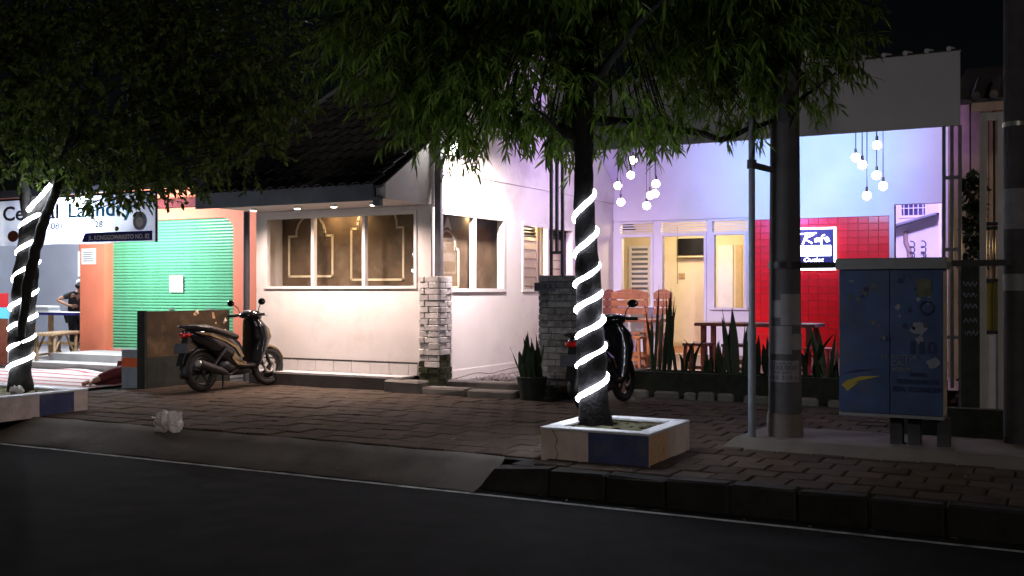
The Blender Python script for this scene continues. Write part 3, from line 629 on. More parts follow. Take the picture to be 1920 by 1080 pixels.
MB().box(-2.29, .4, 25.0, 25.99, 3.05, 3.12).build('lean_to', 'house_fascia', rear)
for k in range(8): m = MB(); m.bar((-2.2 + k * .16, 25.5, 3.05), (-2.2 + k * .16 + .25, 24.6, 2.5), .05, .06); m.build('rafter', 'navy_sign' if k % 2 else 'house_fascia', rear)
MB().box(-2.29, -1.4, 25.6, 25.99, 0, 2.2).build('dark_door', 'house_fascia', rear)
MB().box(-4.35, -4.25, CY + .2, 26, 0, 6).build('side_wall', 'cafe_white', rear)
pl = thing('floodlight', 'violet lamp lighting the passage beyond the opening', 'floodlight', (-2.35, 21.2, 3.9))
MB().bbox(-2.45, -2.25, 21.2, 21.28, 3.85, 4.0, .01).build('housing', 'dark_metal', pl); MB().box(-2.43, -2.27, 21.281, 21.287, 3.87, 3.98).build('lens', 'flood_violet', pl)
light('SPOT', pl, (-2.35, 21.35, 3.9), 1700, (.52, .38, 1), size=.1, target=(-2.8, 26, 2.6), spot=120)
bk = thing('bicycle_rack', 'spiral wire rack leaning on the pale wall in the passage', 'rack', (-3.0, 25.2, .2))
for dx in (-.12, .12):
    m = MB(); m.tube([(-2.95 + dx + .05 * math.cos(t), 25.2, 2.0 + .02 * t + .04 * math.sin(t)) for t in np.linspace(0, 28, 60)], .014, 5); m.build('wire_coil', 'ink', bk)
    m = MB(); m.tube([(-2.95 + dx, 25.22, .0), (-2.95 + dx, 25.22, 2.3)], .012, 5); m.build('stem', 'ink', bk)

# ------------------------------------------------------------------ trees with LED rope
RT = V(math.cos(R(YAW)), math.sin(R(YAW)), 0); FW = V(-math.sin(R(YAW)), math.cos(R(YAW)), 0)
def interp(pts, z):
    if z <= pts[0][0]: return pts[0][1:]
    for a, b in zip(pts[:-1], pts[1:]):
        if z <= b[0]:
            f = (z - a[0]) / (b[0] - a[0]); return tuple(a[i] + (b[i] - a[i]) * f for i in range(1, len(a)))
    return pts[-1][1:]
def leaves_mesh(name, mat, P, D, L, W, sag):
    "P base points, D unit directions, L lengths, W widths: one pointed leaf each, folded and sagging"
    n = len(P); up = np.tile(np.array([0, 0, 1.]), (n, 1)) + rng.normal(0, .5, (n, 3)); S = np.cross(D, up); S /= np.linalg.norm(S, axis=1)[:, None] + 1e-9; U = np.cross(S, D)
    L_ = L[:, None]; W_ = W[:, None]; dn = np.array([0, 0, -1.])
    q = lambda f, s, h: P + D * L_ * f + S * W_ * s + U * W_ * h + dn * (L_ * sag * f * f)
    vs = np.stack([q(0, 0, 0), q(.33, -.5, .12), q(.33, .5, .12), q(.68, -.42, .10), q(.68, .42, .10), q(1, 0, 0)], 1).reshape(-1, 3)
    idx = np.arange(n)[:, None] * 6
    tris = np.concatenate([idx + np.array([0, 2, 1]), idx + np.array([3, 4, 5])], 1).reshape(-1, 3); quads = idx + np.array([1, 2, 4, 3])
    me = bpy.data.meshes.new(name); nf = len(tris) + len(quads); nl = len(tris) * 3 + len(quads) * 4
    me.vertices.add(len(vs)); me.vertices.foreach_set('co', vs.ravel()); me.loops.add(nl); me.loops.foreach_set('vertex_index', np.concatenate([tris.ravel(), quads.ravel()]).astype(np.int32))
    me.polygons.add(nf); me.polygons.foreach_set('loop_start', np.concatenate([np.arange(len(tris)) * 3, len(tris) * 3 + np.arange(len(quads)) * 4]).astype(np.int32))
    me.update(calc_edges=True); me.validate(); me.materials.append(M[mat]); return me
def crown(base, lobes, density, per, ll, lw, droop, out, jitter, sag):
    P, D, L, W = [], [], [], []; tw = []
    for (r, f, z, rr, rf, rz, k) in lobes:
        c = np.array(base) + np.array(RT) * r + np.array(FW) * f; c[2] = z
        n = int(rr * rf * rz * density * k) + 6
        g = rng.normal(0, 1, (n, 3)); g /= np.linalg.norm(g, axis=1)[:, None]; rad = rng.uniform(.30, 1.06, n) ** .55
        lump = 1 + .16 * np.sin(g[:, 0] * 7 + r * 3) * np.sin(g[:, 1] * 6 + 1) * np.sin(g[:, 2] * 5 + z)
        o = (np.array(RT)[None] * (g[:, :1] * rr) + np.array(FW)[None] * (g[:, 1:2] * rf) + np.array([0, 0, 1.])[None] * (g[:, 2:] * rz)) * (rad * lump)[:, None]
        p0 = c + o; od = o / (np.linalg.norm(o, axis=1)[:, None] + 1e-6)
        for i in range(n):
            tl = rng.uniform(.14, .32); td = od[i] * out + np.array([0, 0, -droop]) + rng.normal(0, .35, 3); td /= np.linalg.norm(td)
            tw.append((p0[i], p0[i] + td * tl))
            for t in np.linspace(.05, 1, per):
                d = td * .7 + np.array([0, 0, -droop * .8]) + rng.normal(0, jitter, 3); d /= np.linalg.norm(d)
                P.append(p0[i] + td * tl * t); D.append(d); L.append(ll * rng.uniform(.6, 1.25)); W.append(lw * rng.uniform(.7, 1.2))
    return np.array(P), np.array(D), np.array(L), np.array(W), tw
def tree(label, base, trunk, limbs, lobes, cr, bark, leafmat, turns, rope_label, extra_rope=None):
    base = Vector(base); t = thing('street_tree', label, 'tree', base)
    at = lambda r, f, z: V(base.x, base.y, 0) + RT * r + FW * f + V(0, 0, z)
    m = MB(); zs = np.linspace(trunk[0][0], trunk[-1][0], 40); pts = []; rad = []
    for z in zs:
        r, q_ = interp(trunk, z); pts.append(at(r, 0, z)); rad.append(q_ * (1 + .05 * math.sin(z * 9) + .04 * math.sin(z * 23 + 1)))
    n = 18; vs = []
    for i, p in enumerate(pts):
        for j in range(n):
            a = 2 * math.pi * j / n; rr = rad[i] * (1 + .05 * math.sin(3 * a + zs[i] * 4) + random.uniform(-.025, .025)); vs.append(p + V(math.cos(a) * rr, math.sin(a) * rr, 0))
    m.add(vs, [(i * n + j, i * n + (j + 1) % n, (i + 1) * n + (j + 1) % n, (i + 1) * n + j) for i in range(len(pts) - 1) for j in range(n)], True)
    tr = m.build('trunk', bark, t)
    for lm in limbs:
        m = MB(); pp = [at(*p[:3]) for p in lm]; rr = [p[3] for p in lm]; P_ = []; R_ = []
        for i in range(len(pp) - 1):
            for k in range(4): f = k / 4; P_.append(pp[i].lerp(pp[i + 1], f) + V(random.uniform(-1, 1), random.uniform(-1, 1), random.uniform(-1, 1)) * .012); R_.append(rr[i] + (rr[i + 1] - rr[i]) * f)
        P_.append(pp[-1]); R_.append(rr[-1]); m.tube(P_, R_, 8); m.build('limb', bark, t)
    P, D, L, W, tw = crown((base.x, base.y, 0), lobes, *cr)
    me = leaves_mesh('crown', leafmat, P - np.array(base), D, L, W, cr[-1]); o = bpy.data.objects.new('crown', me); COL.objects.link(o); o.parent = t; ORG[o] = tuple(base)
    m = MB()
    for a, b in tw[::3]:
        a, b = Vector(a), Vector(b); c = at(0, 0, max(trunk[-1][0] - .6, a.z - .5)); inn = a.lerp(c, .22)
        m.tube([inn, a, b], [.009, .006, .003], 4, cap=False)
    m.build('twigs', bark, t, fix=False, kind='stuff')
    # LED rope
    ro = thing('led_rope_light', rope_label, 'rope light', tuple(at(*[interp(trunk, turns[0])[0], 0, turns[0]])))
    ro_pts = []; N = 36
    zz = [2 * turns[0] - turns[1]] + turns + [2 * turns[-1] - turns[-2]]
    for k in range(1, len(zz) - 1):
        for i in range(N):
            th = -math.pi + 2 * math.pi * i / N; f = th / (2 * math.pi) + .09 * math.sin(th)
            z = zz[k] + (f * (zz[k + 1] - zz[k]) if f > 0 else f * (zz[k] - zz[k - 1]))
            r, q_ = interp(trunk, z); ro_pts.append(at(r, 0, z) + (-FW * math.cos(th) + RT * math.sin(th)) * (q_ * .97 + .002 + .004 * math.sin(k * 2.1 + th)))
    m = MB(); m.tube(ro_pts, .023, 6); m.build('rope', 'led', ro)
    if extra_rope: m = MB(); m.tube([at(*p) for p in extra_rope], .023, 6); m.build('rope', 'led', ro)
    return t
# near tree
trunk2 = [(.10, .02, .165), (.35, .0, .145), (.9, -.02, .13), (1.6, -.06, .112), (2.2, -.085, .092), (2.6, -.09, .086), (2.9, -.10, .095), (3.3, -.10, .10), (4.6, -.08, .07), (5.6, -.05, .03)]
limbs2 = [[(-.10, 0, 2.85, .05), (-.5, .2, 3.05, .035), (-1.2, .4, 3.3, .02), (-1.9, .5, 3.6, .01)], [(-.05, 0, 3.0, .05), (.6, .1, 2.98, .035), (1.2, .2, 2.86, .028), (1.7, .25, 3.05, .02), (2.3, .3, 3.5, .01)],
          [(-.1, 0, 3.2, .05), (.3, -.7, 3.7, .03), (.7, -1.4, 4.0, .015)], [(-.1, 0, 3.5, .05), (-.8, -.6, 4.1, .03), (-1.5, -1.0, 4.5, .012)], [(-.08, 0, 3.9, .05), (.7, .5, 4.4, .03), (1.5, .8, 4.8, .012)], [(-.09, 0, 2.75, .03), (-.32, -.1, 2.9, .018), (-.6, -.15, 3.15, .01)]]
lobes2 = [(-1.75, .1, 3.99, .80, .9, .85, 1), (-1.05, .3, 3.59, .80, .8, .68, 1.0), (-.42, .15, 3.52, .5, .6, .62, 1.0), (.42, .2, 3.49, .52, .6, .62, 1), (1.2, .1, 3.99, .75, .8, .60, 1), (1.85, .3, 3.92, .72, .8, .72, 1), (1.45, .5, 3.29, .34, .5, .30, 1),
          (0, 0, 4.94, 2.2, 2.0, .95, .45), (-.3, -1.0, 4.59, 1.5, .8, .75, .9), (.9, -.9, 4.64, 1.2, .7, .7, .9), (-1.3, .9, 4.64, 1.2, .9, .8, .8), (1.3, 1.0, 4.64, 1.2, .9, .8, .8), (-1.5, .3, 3.22, .45, .5, .34, 1.2), (-1.1, .6, 2.99, .34, .4, .22, 1.0), (-.25, .3, 2.96, .28, .4, .24, 1), (.52, .2, 2.96, .26, .4, .2, 1)]
tree('tall dark tree with drooping narrow leaves, trunk wound in white lights, standing mid picture', (-3.80, 8.74, .1), trunk2, limbs2, lobes2, (620, 15, .135, .021, .55, .75, .58, .20), 'bark', 'leaf_a',
     [.57, .87, 1.11, 1.36, 1.585, 1.885, 2.23], 'white LED rope spiralling up the trunk behind the square planter')
# left tree
trunk1 = [(.10, -.04, .15), (.5, -.05, .135), (1.1, -.03, .15), (1.75, .02, .135), (2.2, .08, .125), (2.45, .12, .11), (2.6, .12, .06)]
limbs1 = [[(.08, 0, 2.35, .10), (.0, 0, 2.62, .07), (-.06, 0, 2.95, .055), (-.1, .1, 3.5, .04), (-.4, .3, 4.4, .02)], [(.12, 0, 2.32, .10), (.30, 0, 2.60, .075), (.42, 0, 2.88, .06), (.56, .1, 3.4, .045), (.8, .2, 4.2, .03), (1.3, .3, 5.0, .01)],
          [(.02, -.14, .9, .05), (.10, -.16, 1.5, .065), (.20, -.15, 1.95, .065), (.30, -.14, 2.28, .06), (.40, -.1, 2.6, .055), (.50, -.05, 3.0, .045), (.9, -.2, 3.7, .025), (1.6, -.3, 4.2, .01)],
          [(-.05, 0, 2.9, .03), (-.25, 0, 3.1, .025), (-.6, .1, 3.6, .012)], [(.56, .1, 3.3, .03), (1.3, .2, 3.4, .022), (2.2, .3, 3.8, .01)]]
lobes1 = [(1.1, 0, 4.1, 1.4, 1.3, 1.05, 1), (2.35, .1, 4.35, 1.15, 1.1, 1.0, 1), (-.8, .1, 4.1, 1.2, 1.2, 1.0, 1), (.8, -.2, 5.2, 2.4, 1.8, .9, .4), (1.0, .2, 3.0, .72, .8, .40, 1.2), (1.75, .1, 3.15, .62, .7, .42, 1.2), (2.5, .2, 3.35, .55, .6, .5, 1.2), (.35, .1, 3.2, .6, .6, .45, 1), (-.35, .1, 3.3, .5, .6, .4, 1), (2.9, .2, 3.9, .62, .7, .7, 1), (1.35, .4, 2.72, .35, .4, .2, 1), (.75, .3, 2.68, .3, .4, .2, 1)]
tree('dark broad leaved street tree forking low at the left edge, trunk wound in white lights', (-11.23, 8.43, .1), trunk1, limbs1, lobes1, (330, 14, .085, .038, .5, .55, .6, .12), 'bark_pale', 'leaf_b',
     [.57, .80, 1.05, 1.31, 1.69, 1.99, 2.31], 'white LED rope wound around the forking tree in front of the banner', [(.10, -.13, 2.42), (.18, -.16, 2.50), (.27, -.14, 2.60), (.36, -.10, 2.74)])

# ------------------------------------------------------------------ planters
def planter(x0, x1, y0, y1, h, label, mats_front, mats_right, crack):
    o = thing('tree_planter', label, 'planter', ((x0 + x1) / 2, (y0 + y1) / 2, 0), group='square tree planters along the kerb'); t = .11
    fx = [x0] + [x0 + (x1 - x0) * f for f, _ in mats_front[:-1]] + [x1]
    for (a, b, mf) in zip(fx[:-1], fx[1:], [q_[1] for q_ in mats_front]):
        if a == x0 and crack:
            c = a + .13; jag = [(c, 0), (c + .02, .05), (c - .005, .1), (c + .015, .16), (c - .01, .21), (c - .035, h - .022)]
            MB().poly([(a, y0, -.02)] + [(p[0], y0, p[1] if p[1] else -.02) for p in jag] + [(a, y0, h - .022)], (0, t, 0)).build('panel', mf, o)
            MB().poly([(b, y0, h - .022)] + [(p[0] + .012, y0 + .004, p[1] if p[1] else -.02) for p in jag[::-1]] + [(b, y0, -.02)], (0, t, 0)).build('panel', mf, o)
        else: MB().box(a, b - .001, y0, y0 + t, -.02, h - .022).build('panel', mf, o)
    fy_ = [y0 + .0] + [y0 + (y1 - y0) * f for f, _ in mats_right[:-1]] + [y1]
    for k, (a, b, mf) in enumerate(zip(fy_[:-1], fy_[1:], [q_[1] for q_ in mats_right])): MB().box(x1 - t, x1 + .001, a + (t + .001 if k == 0 else 0), b - .001, -.02, h - .022).build('panel', mf, o)
    MB().box(x1 - .002, x1 + .002, y0 + .001, y0 + t, -.02, h - .024).build('panel', mats_right[0][1], o)
    MB().box(x0, x0 + t, y0 + t, y1, -.02, h - .022).build('panel', 'planter_white', o); MB().box(x0 + t, x1 - t, y1 - t, y1, -.02, h - .022).build('panel', 'planter_white', o)
    m = MB(); e = .008; m.bbox(x0 - e, x1 + e, y0 - e, y0 + t + .02, h - .021, h, .006); m.bbox(x0 - e, x1 + e, y1 - t - .02, y1 + e, h - .021, h, .006); m.bbox(x0 - e, x0 + t + .02, y0 + t + .021, y1 - t - .021, h - .021, h, .006); m.bbox(x1 - t - .02, x1 + e, y0 + t + .021, y1 - t - .021, h - .021, h, .006)
    m.build('rim', 'rim_paint', o)
    n = 18; m = MB(); gx = np.linspace(x0 + t - .01, x1 - t + .01, n); gy = np.linspace(y0 + t - .01, y1 - t + .01, n)
    m.add([(x, y, h - .055 + random.uniform(0, .03)) for y in gy for x in gx], [(j * n + i, j * n + i + 1, (j + 1) * n + i + 1, (j + 1) * n + i) for j in range(n - 1) for i in range(n - 1)], True); m.build('soil', 'soil', o, fix=False)
    for _ in range(9):
        a, b = random.uniform(x0 + .2, x1 - .2), random.uniform(y0 + .2, y1 - .2); r = random.uniform(.02, .05); m = MB(); m.sphere((a, b, h - .03), r, 7, 5, 1.2, .8, .6); m.build('stone', 'stone_white' if r > .042 else 'soil', o)
    return o
planter(-4.02, -3.03, 8.10, 9.14, .27, 'square planter with a cracked corner around the middle tree', [(.45, 'planter_white'), (1, 'planter_blue')], [(.46, 'planter_warm_lit'), (1, 'planter_white')], True)
planter(-12.1, -10.5, 7.35, 8.75, .26, 'whitewashed and blue planter around the left tree', [(.5, 'planter_white'), (1, 'planter_blue')], [(.52, 'planter_white'), (.86, 'planter_blue'), (1, 'planter_white')], False)
for i, (x, y, lab) in enumerate(((-10.8, 8.0, 'crumpled silvery wrapper on the left planter soil'),)):
    m = MB(); m.sphere((x, y, .29), .07, 9, 7, 1.3, 1, .7); m.v = [(a + random.uniform(-.02, .02), b + random.uniform(-.02, .02), c + random.uniform(-.02, .02)) for a, b, c in m.v]; m.sm = [False] * len(m.sm); m.build('wrapper', 'litter', label=lab, cat='wrapper')
# plastic bag and scrap
m = MB(); m.sphere((-8.0, 7.98, .125), .15, 30, 21, 1.15, .85, .72)
v2 = []
for (a, b, c) in m.v:
    k = .018 * math.sin(a * 31 + c * 20) + .016 * math.sin(b * 40 - c * 33) + .012 * math.sin(a * 70 + b * 55) + random.uniform(-.006, .006); dx, dy, dz = a + 8.0, b - 7.98, c - .125; l = math.sqrt(dx * dx + dy * dy + dz * dz) + 1e-6
    s_ = 1 + k / .1; c2 = .125 + dz * s_
    v2.append((-8.33 + dx * s_ + .10 * max(0, c2 - .2), 7.97 + dy * s_, max(-.035, c2 - .06 + .02 * math.sin(a * 45))))
m.v = v2; m.sm = [False] * len(m.sm)
m.build('plastic_bag', 'bag', label='crumpled clear plastic bag lying on the pavement', cat='bag')
m = MB(); m.add([(-9.0 + .06 * math.cos(k * .9) * random.uniform(.5, 1), 8.42 + .05 * math.sin(k * .9) * random.uniform(.5, 1), .02 + random.uniform(0, .05)) for k in range(7)], [(0, 1, 2), (0, 2, 3), (0, 3, 4), (0, 4, 5), (0, 5, 6)]); m.build('paper_scrap', 'litter', label='small white paper scrap beside the plastic bag', cat='litter')

# ------------------------------------------------------------------ poles, slab, cabinet
m = MB(); m.add([(-2.85, 9.42, -.02), (-.2, 9.36, -.02), (-.2, 10.6, -.02), (-2.75, 10.6, -.02), (-2.72, 9.55, .085), (-.2, 9.5, .085), (-.2, 10.5, .085), (-2.65, 10.5, .085)], [(0, 1, 5, 4), (1, 2, 6, 5), (2, 3, 7, 6), (3, 0, 4, 7), (4, 5, 6, 7)])
m.build('pole_slab', 'concrete', kind='structure')
cp = thing('utility_pole', 'thick concrete utility pole covered in torn posters', 'utility pole', (-2.33, 9.86, 0))
m = MB(); zs = np.linspace(.0, 8, 33); m.tube([(-2.33, 9.86, z) for z in zs], [.155 - .007 * z for z in zs], 24); m.build('shaft', 'pole_concrete', cp)
m = MB(); m.tube([(-2.33, 9.86, .0), (-2.33, 9.86, .30)], [.168, .166], 24); m.build('base_collar', 'plinth', cp)
m = MB(); m.tube([(-2.33, 9.86, 1.66), (-2.33, 9.86, 1.72)], .158, 24); m.build('strap', 'dark_metal', cp)
def poster(a0, a1, z0, z1, mt='poster', lines=()):
    n = 8; vs = []; 
    for z in (z0, z1):
        for i in range(n + 1):
            a = R(a0 + (a1 - a0) * i / n); r = .1585 - .007 * z + .002; d = -FW * math.cos(a) + RT * math.sin(a); vs.append(V(-2.33, 9.86, z) + d * r)
    m = MB(); m.add(vs, [(i, i + 1, n + 2 + i, n + 1 + i) for i in range(n)], True); p = m.build('poster', mt, cp)
    for (tx, zz, h, b0, b1) in lines:
        t = text('lettering', tx, 0, 1, zz, h, 0, 'ink', cp)
        off = ORG[cp]
        for v in t.data.vertices:
            s_ = v.co.x + off[0]; zz2 = v.co.z + off[2]; a = R(b0 + (b1 - b0) * s_); r = .1585 - .007 * zz2 + .003 + (.001 if v.co.y + off[1] < -.001 else 0); d = -FW * math.cos(a) + RT * math.sin(a); q_ = V(-2.33, 9.86, zz2) + d * r; v.co = (q_.x - off[0], q_.y - off[1], zz2 - off[2])
poster(-75, 40, .60, .80, 'poster', [('PRIVATE', .765, .02, -62, 10), ('200.000', .715, .042, -70, 30), ('PER JAM', .68, .02, -60, 5), ('085 219 6', .625, .035, -74, 32)])
poster(-70, 10, .86, 1.12); poster(-30, 50, 1.13, 1.42); poster(-65, 25, 1.20, 1.36); poster(5, 75, .9, 1.05)
wp = thing('pipe_post', 'slim grey pipe post clamped to the concrete pole', 'post', (-2.58, 9.62, 0))
m = MB(); m.tube([(-2.58, 9.62, .02), (-2.58, 9.62, 1.1)], .037, 12); m.build('lower_pipe', 'pipe_paint', wp); m = MB(); m.tube([(-2.58, 9.62, 1.1), (-2.58, 9.62, 3.6)], .031, 12); m.build('upper_pipe', 'pipe_paint', wp)
m = MB(); m.tube([(-2.58, 9.62, .98), (-2.58, 9.62, 1.12)], .042, 12); m.build('coupling', 'pipe_paint', wp)
m = MB(); m.bar((-2.60, 9.60, 2.63), (-2.38, 9.78, 2.57), .045, .05); m.build('clamp_arm', 'pole_dark', wp)
m = MB(); m.tube([(-2.58, 9.62, 2.59), (-2.58, 9.62, 2.67)], .045, 12); m.build('clamp_ring', 'pole_dark', wp)
dp = thing('utility_pole', 'dark slim utility pole with a torn notice at the right edge', 'utility pole', (-.40, 10.35, 0))
m = MB(); m.tube([(-.40, 10.35, 0), (-.40, 10.35, 8)], [.092, .085], 16); m.build('shaft', 'pole_dark', dp)
m = MB(); m.tube([(-.40, 10.35, 2.0), (-.40, 10.35, 2.36)], .0945, 16, cap=False); m.build('notice', 'poster', dp)
m = MB(); m.tube([(-.40, 10.35, 1.45), (-.40, 10.35, 1.6)], .094, 16, cap=False); m.build('notice', 'cab_lid', dp)
m = MB(); m.tube([(-.40, 10.35, 2.92), (-.40, 10.35, 2.96)], .097, 16); m.build('band', 'silver', dp)
m = MB(); m.bar((-2.33, 10.06, 1.69), (-.42, 10.25, 1.70), .05, .055); m.build('rail', 'pole_dark', label='dark steel rail running from concrete pole to the right hand pole', cat='rail')
# cabinet
CX0, CX1, CYF, CYB, CZ0, CZ1 = -1.80, -.93, 9.70, 10.02, .36, 1.64
cab = thing('utility_cabinet', 'weathered blue steel street cabinet with two doors and grey lid', 'cabinet', ((CX0 + CX1) / 2, 9.86, 0))
MB().box(CX0, CX1, CYF, CYB, CZ0, CZ1).build('body', 'cab_side_warm_lit', cab)
m = MB(); m.bbox(CX0 - .03, CX1 + .035, CYF - .05, CYB + .03, CZ1 + .002, CZ1 + .10, .012); m.build('lid', 'cab_lid', cab)
MB().box(CX0 - .004, CX1 + .004, CYF - .02, CYB + .004, CZ0 - .03, CZ0 - .002).build('base_rail', 'cab_lid', cab)
xm = (CX0 + CX1) / 2
d1 = MB().bbox(CX0, xm - .004, CYF - .025, CYF - .001, CZ0 + .004, CZ1 - .004, .004).build('door', 'cab_blue', cab)
d2 = MB().bbox(xm + .004, CX1, CYF - .025, CYF - .001, CZ0 + .004, CZ1 - .004, .004).build('door', 'cab_blue', cab)
DY = CYF - .0265
m = MB(); m.tube([(xm - .05, CYF - .026, 1.03), (xm - .05, CYF - .05, 1.03)], .016, 10); m.build('lock', 'silver', d1)
m = MB(); m.poly([(CX0 + .02, DY, .60), (CX0 + .06, DY, .57), (CX0 + .16, DY, .64), (CX0 + .36, DY, .695), (CX0 + .18, DY, .685), (CX0 + .06, DY, .64)], (0, -.0015, 0)); m.poly([(CX0 + .05, DY, .565), (CX0 + .075, DY, .55), (CX0 + .17, DY, .633), (CX0 + .15, DY, .628)], (0, -.0012, 0)); m.build('yellow_swoosh', 'yellow_paint', d1)
m = MB(); m.poly([(CX0 + .02, DY, .70), (CX0 + .15, DY, .745), (CX0 + .32, DY, .755), (CX0 + .16, DY, .722)], (0, -.0015, 0)); m.build('navy_swoosh', 'navy_paint', d1)
def patch(x, z, r, mt, par, sq=1, k=9):
    m = MB(); m.poly([(x + r * sq * math.cos(2 * math.pi * i / k) * random.uniform(.6, 1.2), DY, z + r * math.sin(2 * math.pi * i / k) * random.uniform(.6, 1.2)) for i in range(k)], (0, -.0012, 0)); m.build('flaking_patch', mt, par)
for _ in range(16): patch(random.uniform(CX0 + .08, xm - .07), random.uniform(1.10, 1.58), random.uniform(.008, .028), random.choice(('faded_yellow', 'faded_yellow', 'navy_paint')), d1)
for _ in range(12): patch(random.uniform(xm + .04, CX1 - .08), random.uniform(1.12, 1.6), random.uniform(.008, .03), random.choice(('faded_yellow', 'cab_lid', 'navy_paint')), d2)
patch(xm + .24, 1.12, .07, 'scrap_white', d2, 1, 11); patch(xm + .25, 1.02, .04, 'scrap_white', d2); patch(xm + .36, .82, .045, 'scrap_white', d2, 1.4); patch(CX0 + .11, 1.535, .014, 'scrap_white', d1, 2)
MB().box(xm + .22, xm + .34, DY - .002, DY, 1.40, 1.55).build('yellow_sticker', 'faded_yellow', d2)
m = MB(); m.torus((xm + .30, DY - .001, 1.30), (0, 1, 0), .055, .012, 18, 4, .1); m.build('round_mark', 'navy_paint', d2)
text('lettering', '1', xm + .17, xm + .20, .90, .11, DY, 'navy_paint', d2); text('lettering', '1', xm + .245, xm + .275, .90, .11, DY, 'navy_paint', d2); text('lettering', '0', xm + .31, xm + .38, .90, .11, DY, 'navy_paint', d2); text('lettering', 'AWAS', xm + .16, xm + .30, .70, .035, DY, 'navy_paint', d2); text('lettering', 'BERBAHAYA', xm + .06, xm + .40, .635, .042, DY, 'navy_paint', d2); text('lettering', 'ADA TEGANGAN', xm + .02, xm + .42, .565, .045, DY, 'navy_paint', d2)
text('lettering', 'YE', xm - .08, xm - .02, .845, .04, DY, 'scrap_white', d1); text('lettering', 'KOTTOR', xm + .02, xm + .23, .85, .035, DY, 'scrap_white', d2); text('lettering', 'CALL', xm + .012, xm + .16, .79, .045, DY, 'scrap_white', d2); text('lettering', '40509', xm + .01, xm + .17, .74, .036, DY, 'scrap_white', d2)
for z in (.62, 1.36):
    for k in range(4): m = MB(); m.tube([(CX1 + .004, CYF + .11, z + k * .03), (CX1 + .004, CYF + .11, z + k * .03 + .018)], .012, 8); m.build('hinge', 'silver', cab)
for x in (CX0 + .42, CX1 - .30, CX1 - .06): MB().box(x, x + .10, CYF + .08, CYB - .08, .06, CZ0 - .031).build('leg', 'pole_dark', cab)
MB().box(-1.55, 1.2, 11.2, 11.35, -.02, .28).build('drain_wall', 'green_black', label='low black stained drain wall behind the cabinet', cat='wall')

# ------------------------------------------------------------------ planting bed in front of the terrace
bed = thing('planting_bed', 'low dark planting bed edged with whitewashed stones', 'planter', (-4, 13.75, 0))
MB().box(-5.33, -1.3, 13.60, 13.70, -.02, .33).build('front_wall', 'green_black', bed); MB().box(-5.33, -1.3, 14.0, 14.08, -.02, .33).build('rear_wall', 'green_black', bed); MB().box(-5.33, -5.25, 13.701, 13.999, -.02, .33).build('end_wall', 'green_black', bed)
MB().box(-5.249, -1.3, 13.701, 13.999, .1, .29).build('soil', 'soil', bed)
x = -5.3
while x < -1.4:
    wd = random.choice((.16, .22, .3, .34)); m = MB(); m.bbox(x, x + wd, 13.48 + random.uniform(-.01, .02), 13.598, -.02, .085 + random.uniform(-.02, .015), .025); m.build('edging_stone', 'stone_white', bed); x += wd + random.uniform(.02, .16)
def blade_mesh(n=9):
    m = MB(); vs = []
    for i in range(n):
        f = i / (n - 1); wv = (.030 + .012 * math.sin(f * 3)) * (1 - f ** 3.2) + .0005; vs += [(-wv, .004 * math.sin(f * 17), f), (0, -.012 * (1 - f), f), (wv, .004 * math.sin(f * 13), f)]
    m.add(vs, [(i * 3 + k, i * 3 + k + 1, i * 3 + k + 4, i * 3 + k + 3) for i in range(n - 1) for k in (0, 1)], True); me = m.mesh('leaf', 'blade')
    return me
blade = blade_mesh()
def curved_blade():
    me = blade.copy()
    for v in me.vertices: v.co.y += -.35 * v.co.z ** 2.2; v.co.z = v.co.z * (1 - .25 * v.co.z)
    return me
blade_c = curved_blade()
def sanse(x, y, z, n, h, spread, label, pot=False, wid=1, me=None, lean=.16):
    o = thing('snake_plant', label, 'plant', (x, y, z), group='snake plants along the terrace')
    if pot: m = MB(); m.tube([(x, y, z), (x, y, z + .3)], [.15, .21], 14); m.build('pot', 'green_black', o)
    for k in range(n):
        a = random.uniform(0, 6.28); r = spread * math.sqrt(random.random()); hh = h * random.uniform(.5, 1) if k else h
        inst(me if me and random.random() < .5 else blade, 'leaf', o, (x + r * math.cos(a), y + r * math.sin(a) * .6, z + (.25 if pot else 0)), (random.uniform(-lean, lean), random.uniform(-lean, lean) + .1 * math.cos(a), random.uniform(-1, 1)), (wid * random.uniform(.7, 1.3), 1, hh))
    return o
sanse(-5.0, 13.85, .28, 11, 1.28, .2, 'tallest thin leaved snake plant beside the dark scooter', wid=.75, lean=.12)
sanse(-4.62, 13.83, .28, 6, .85, .15, 'sparse snake plant just right of the tallest one', wid=.8, me=blade_c)
sanse(-4.25, 13.86, .28, 8, .5, .2, 'low snake plant in front of the terrace stool')
sanse(-3.9, 13.86, .28, 12, .95, .17, 'dense broad snake plant left of the pipe post', wid=1.3, lean=.1)
sanse(-3.55, 13.84, .28, 10, .6, .2, 'short broad snake plant behind the pipe post', wid=1.2)
sanse(-2.95, 13.86, .28, 9, .8, .2, 'snake plant with curved leaves between concrete pole and cabinet', me=blade_c, lean=.35)
sanse(-2.55, 13.84, .28, 7, .65, .18, 'snake plant half hidden by the blue cabinet', me=blade_c, lean=.3)
sanse(-6.62, 12.95, .08, 9, .85, .16, 'dark snake plant left of the worn brick pillar', wid=1.4, lean=.35)
sanse(-6.28, 12.38, 0, 20, .62, .16, 'potted dark plant at the foot of the worn brick pillar', pot=True, wid=1.3, lean=.3)

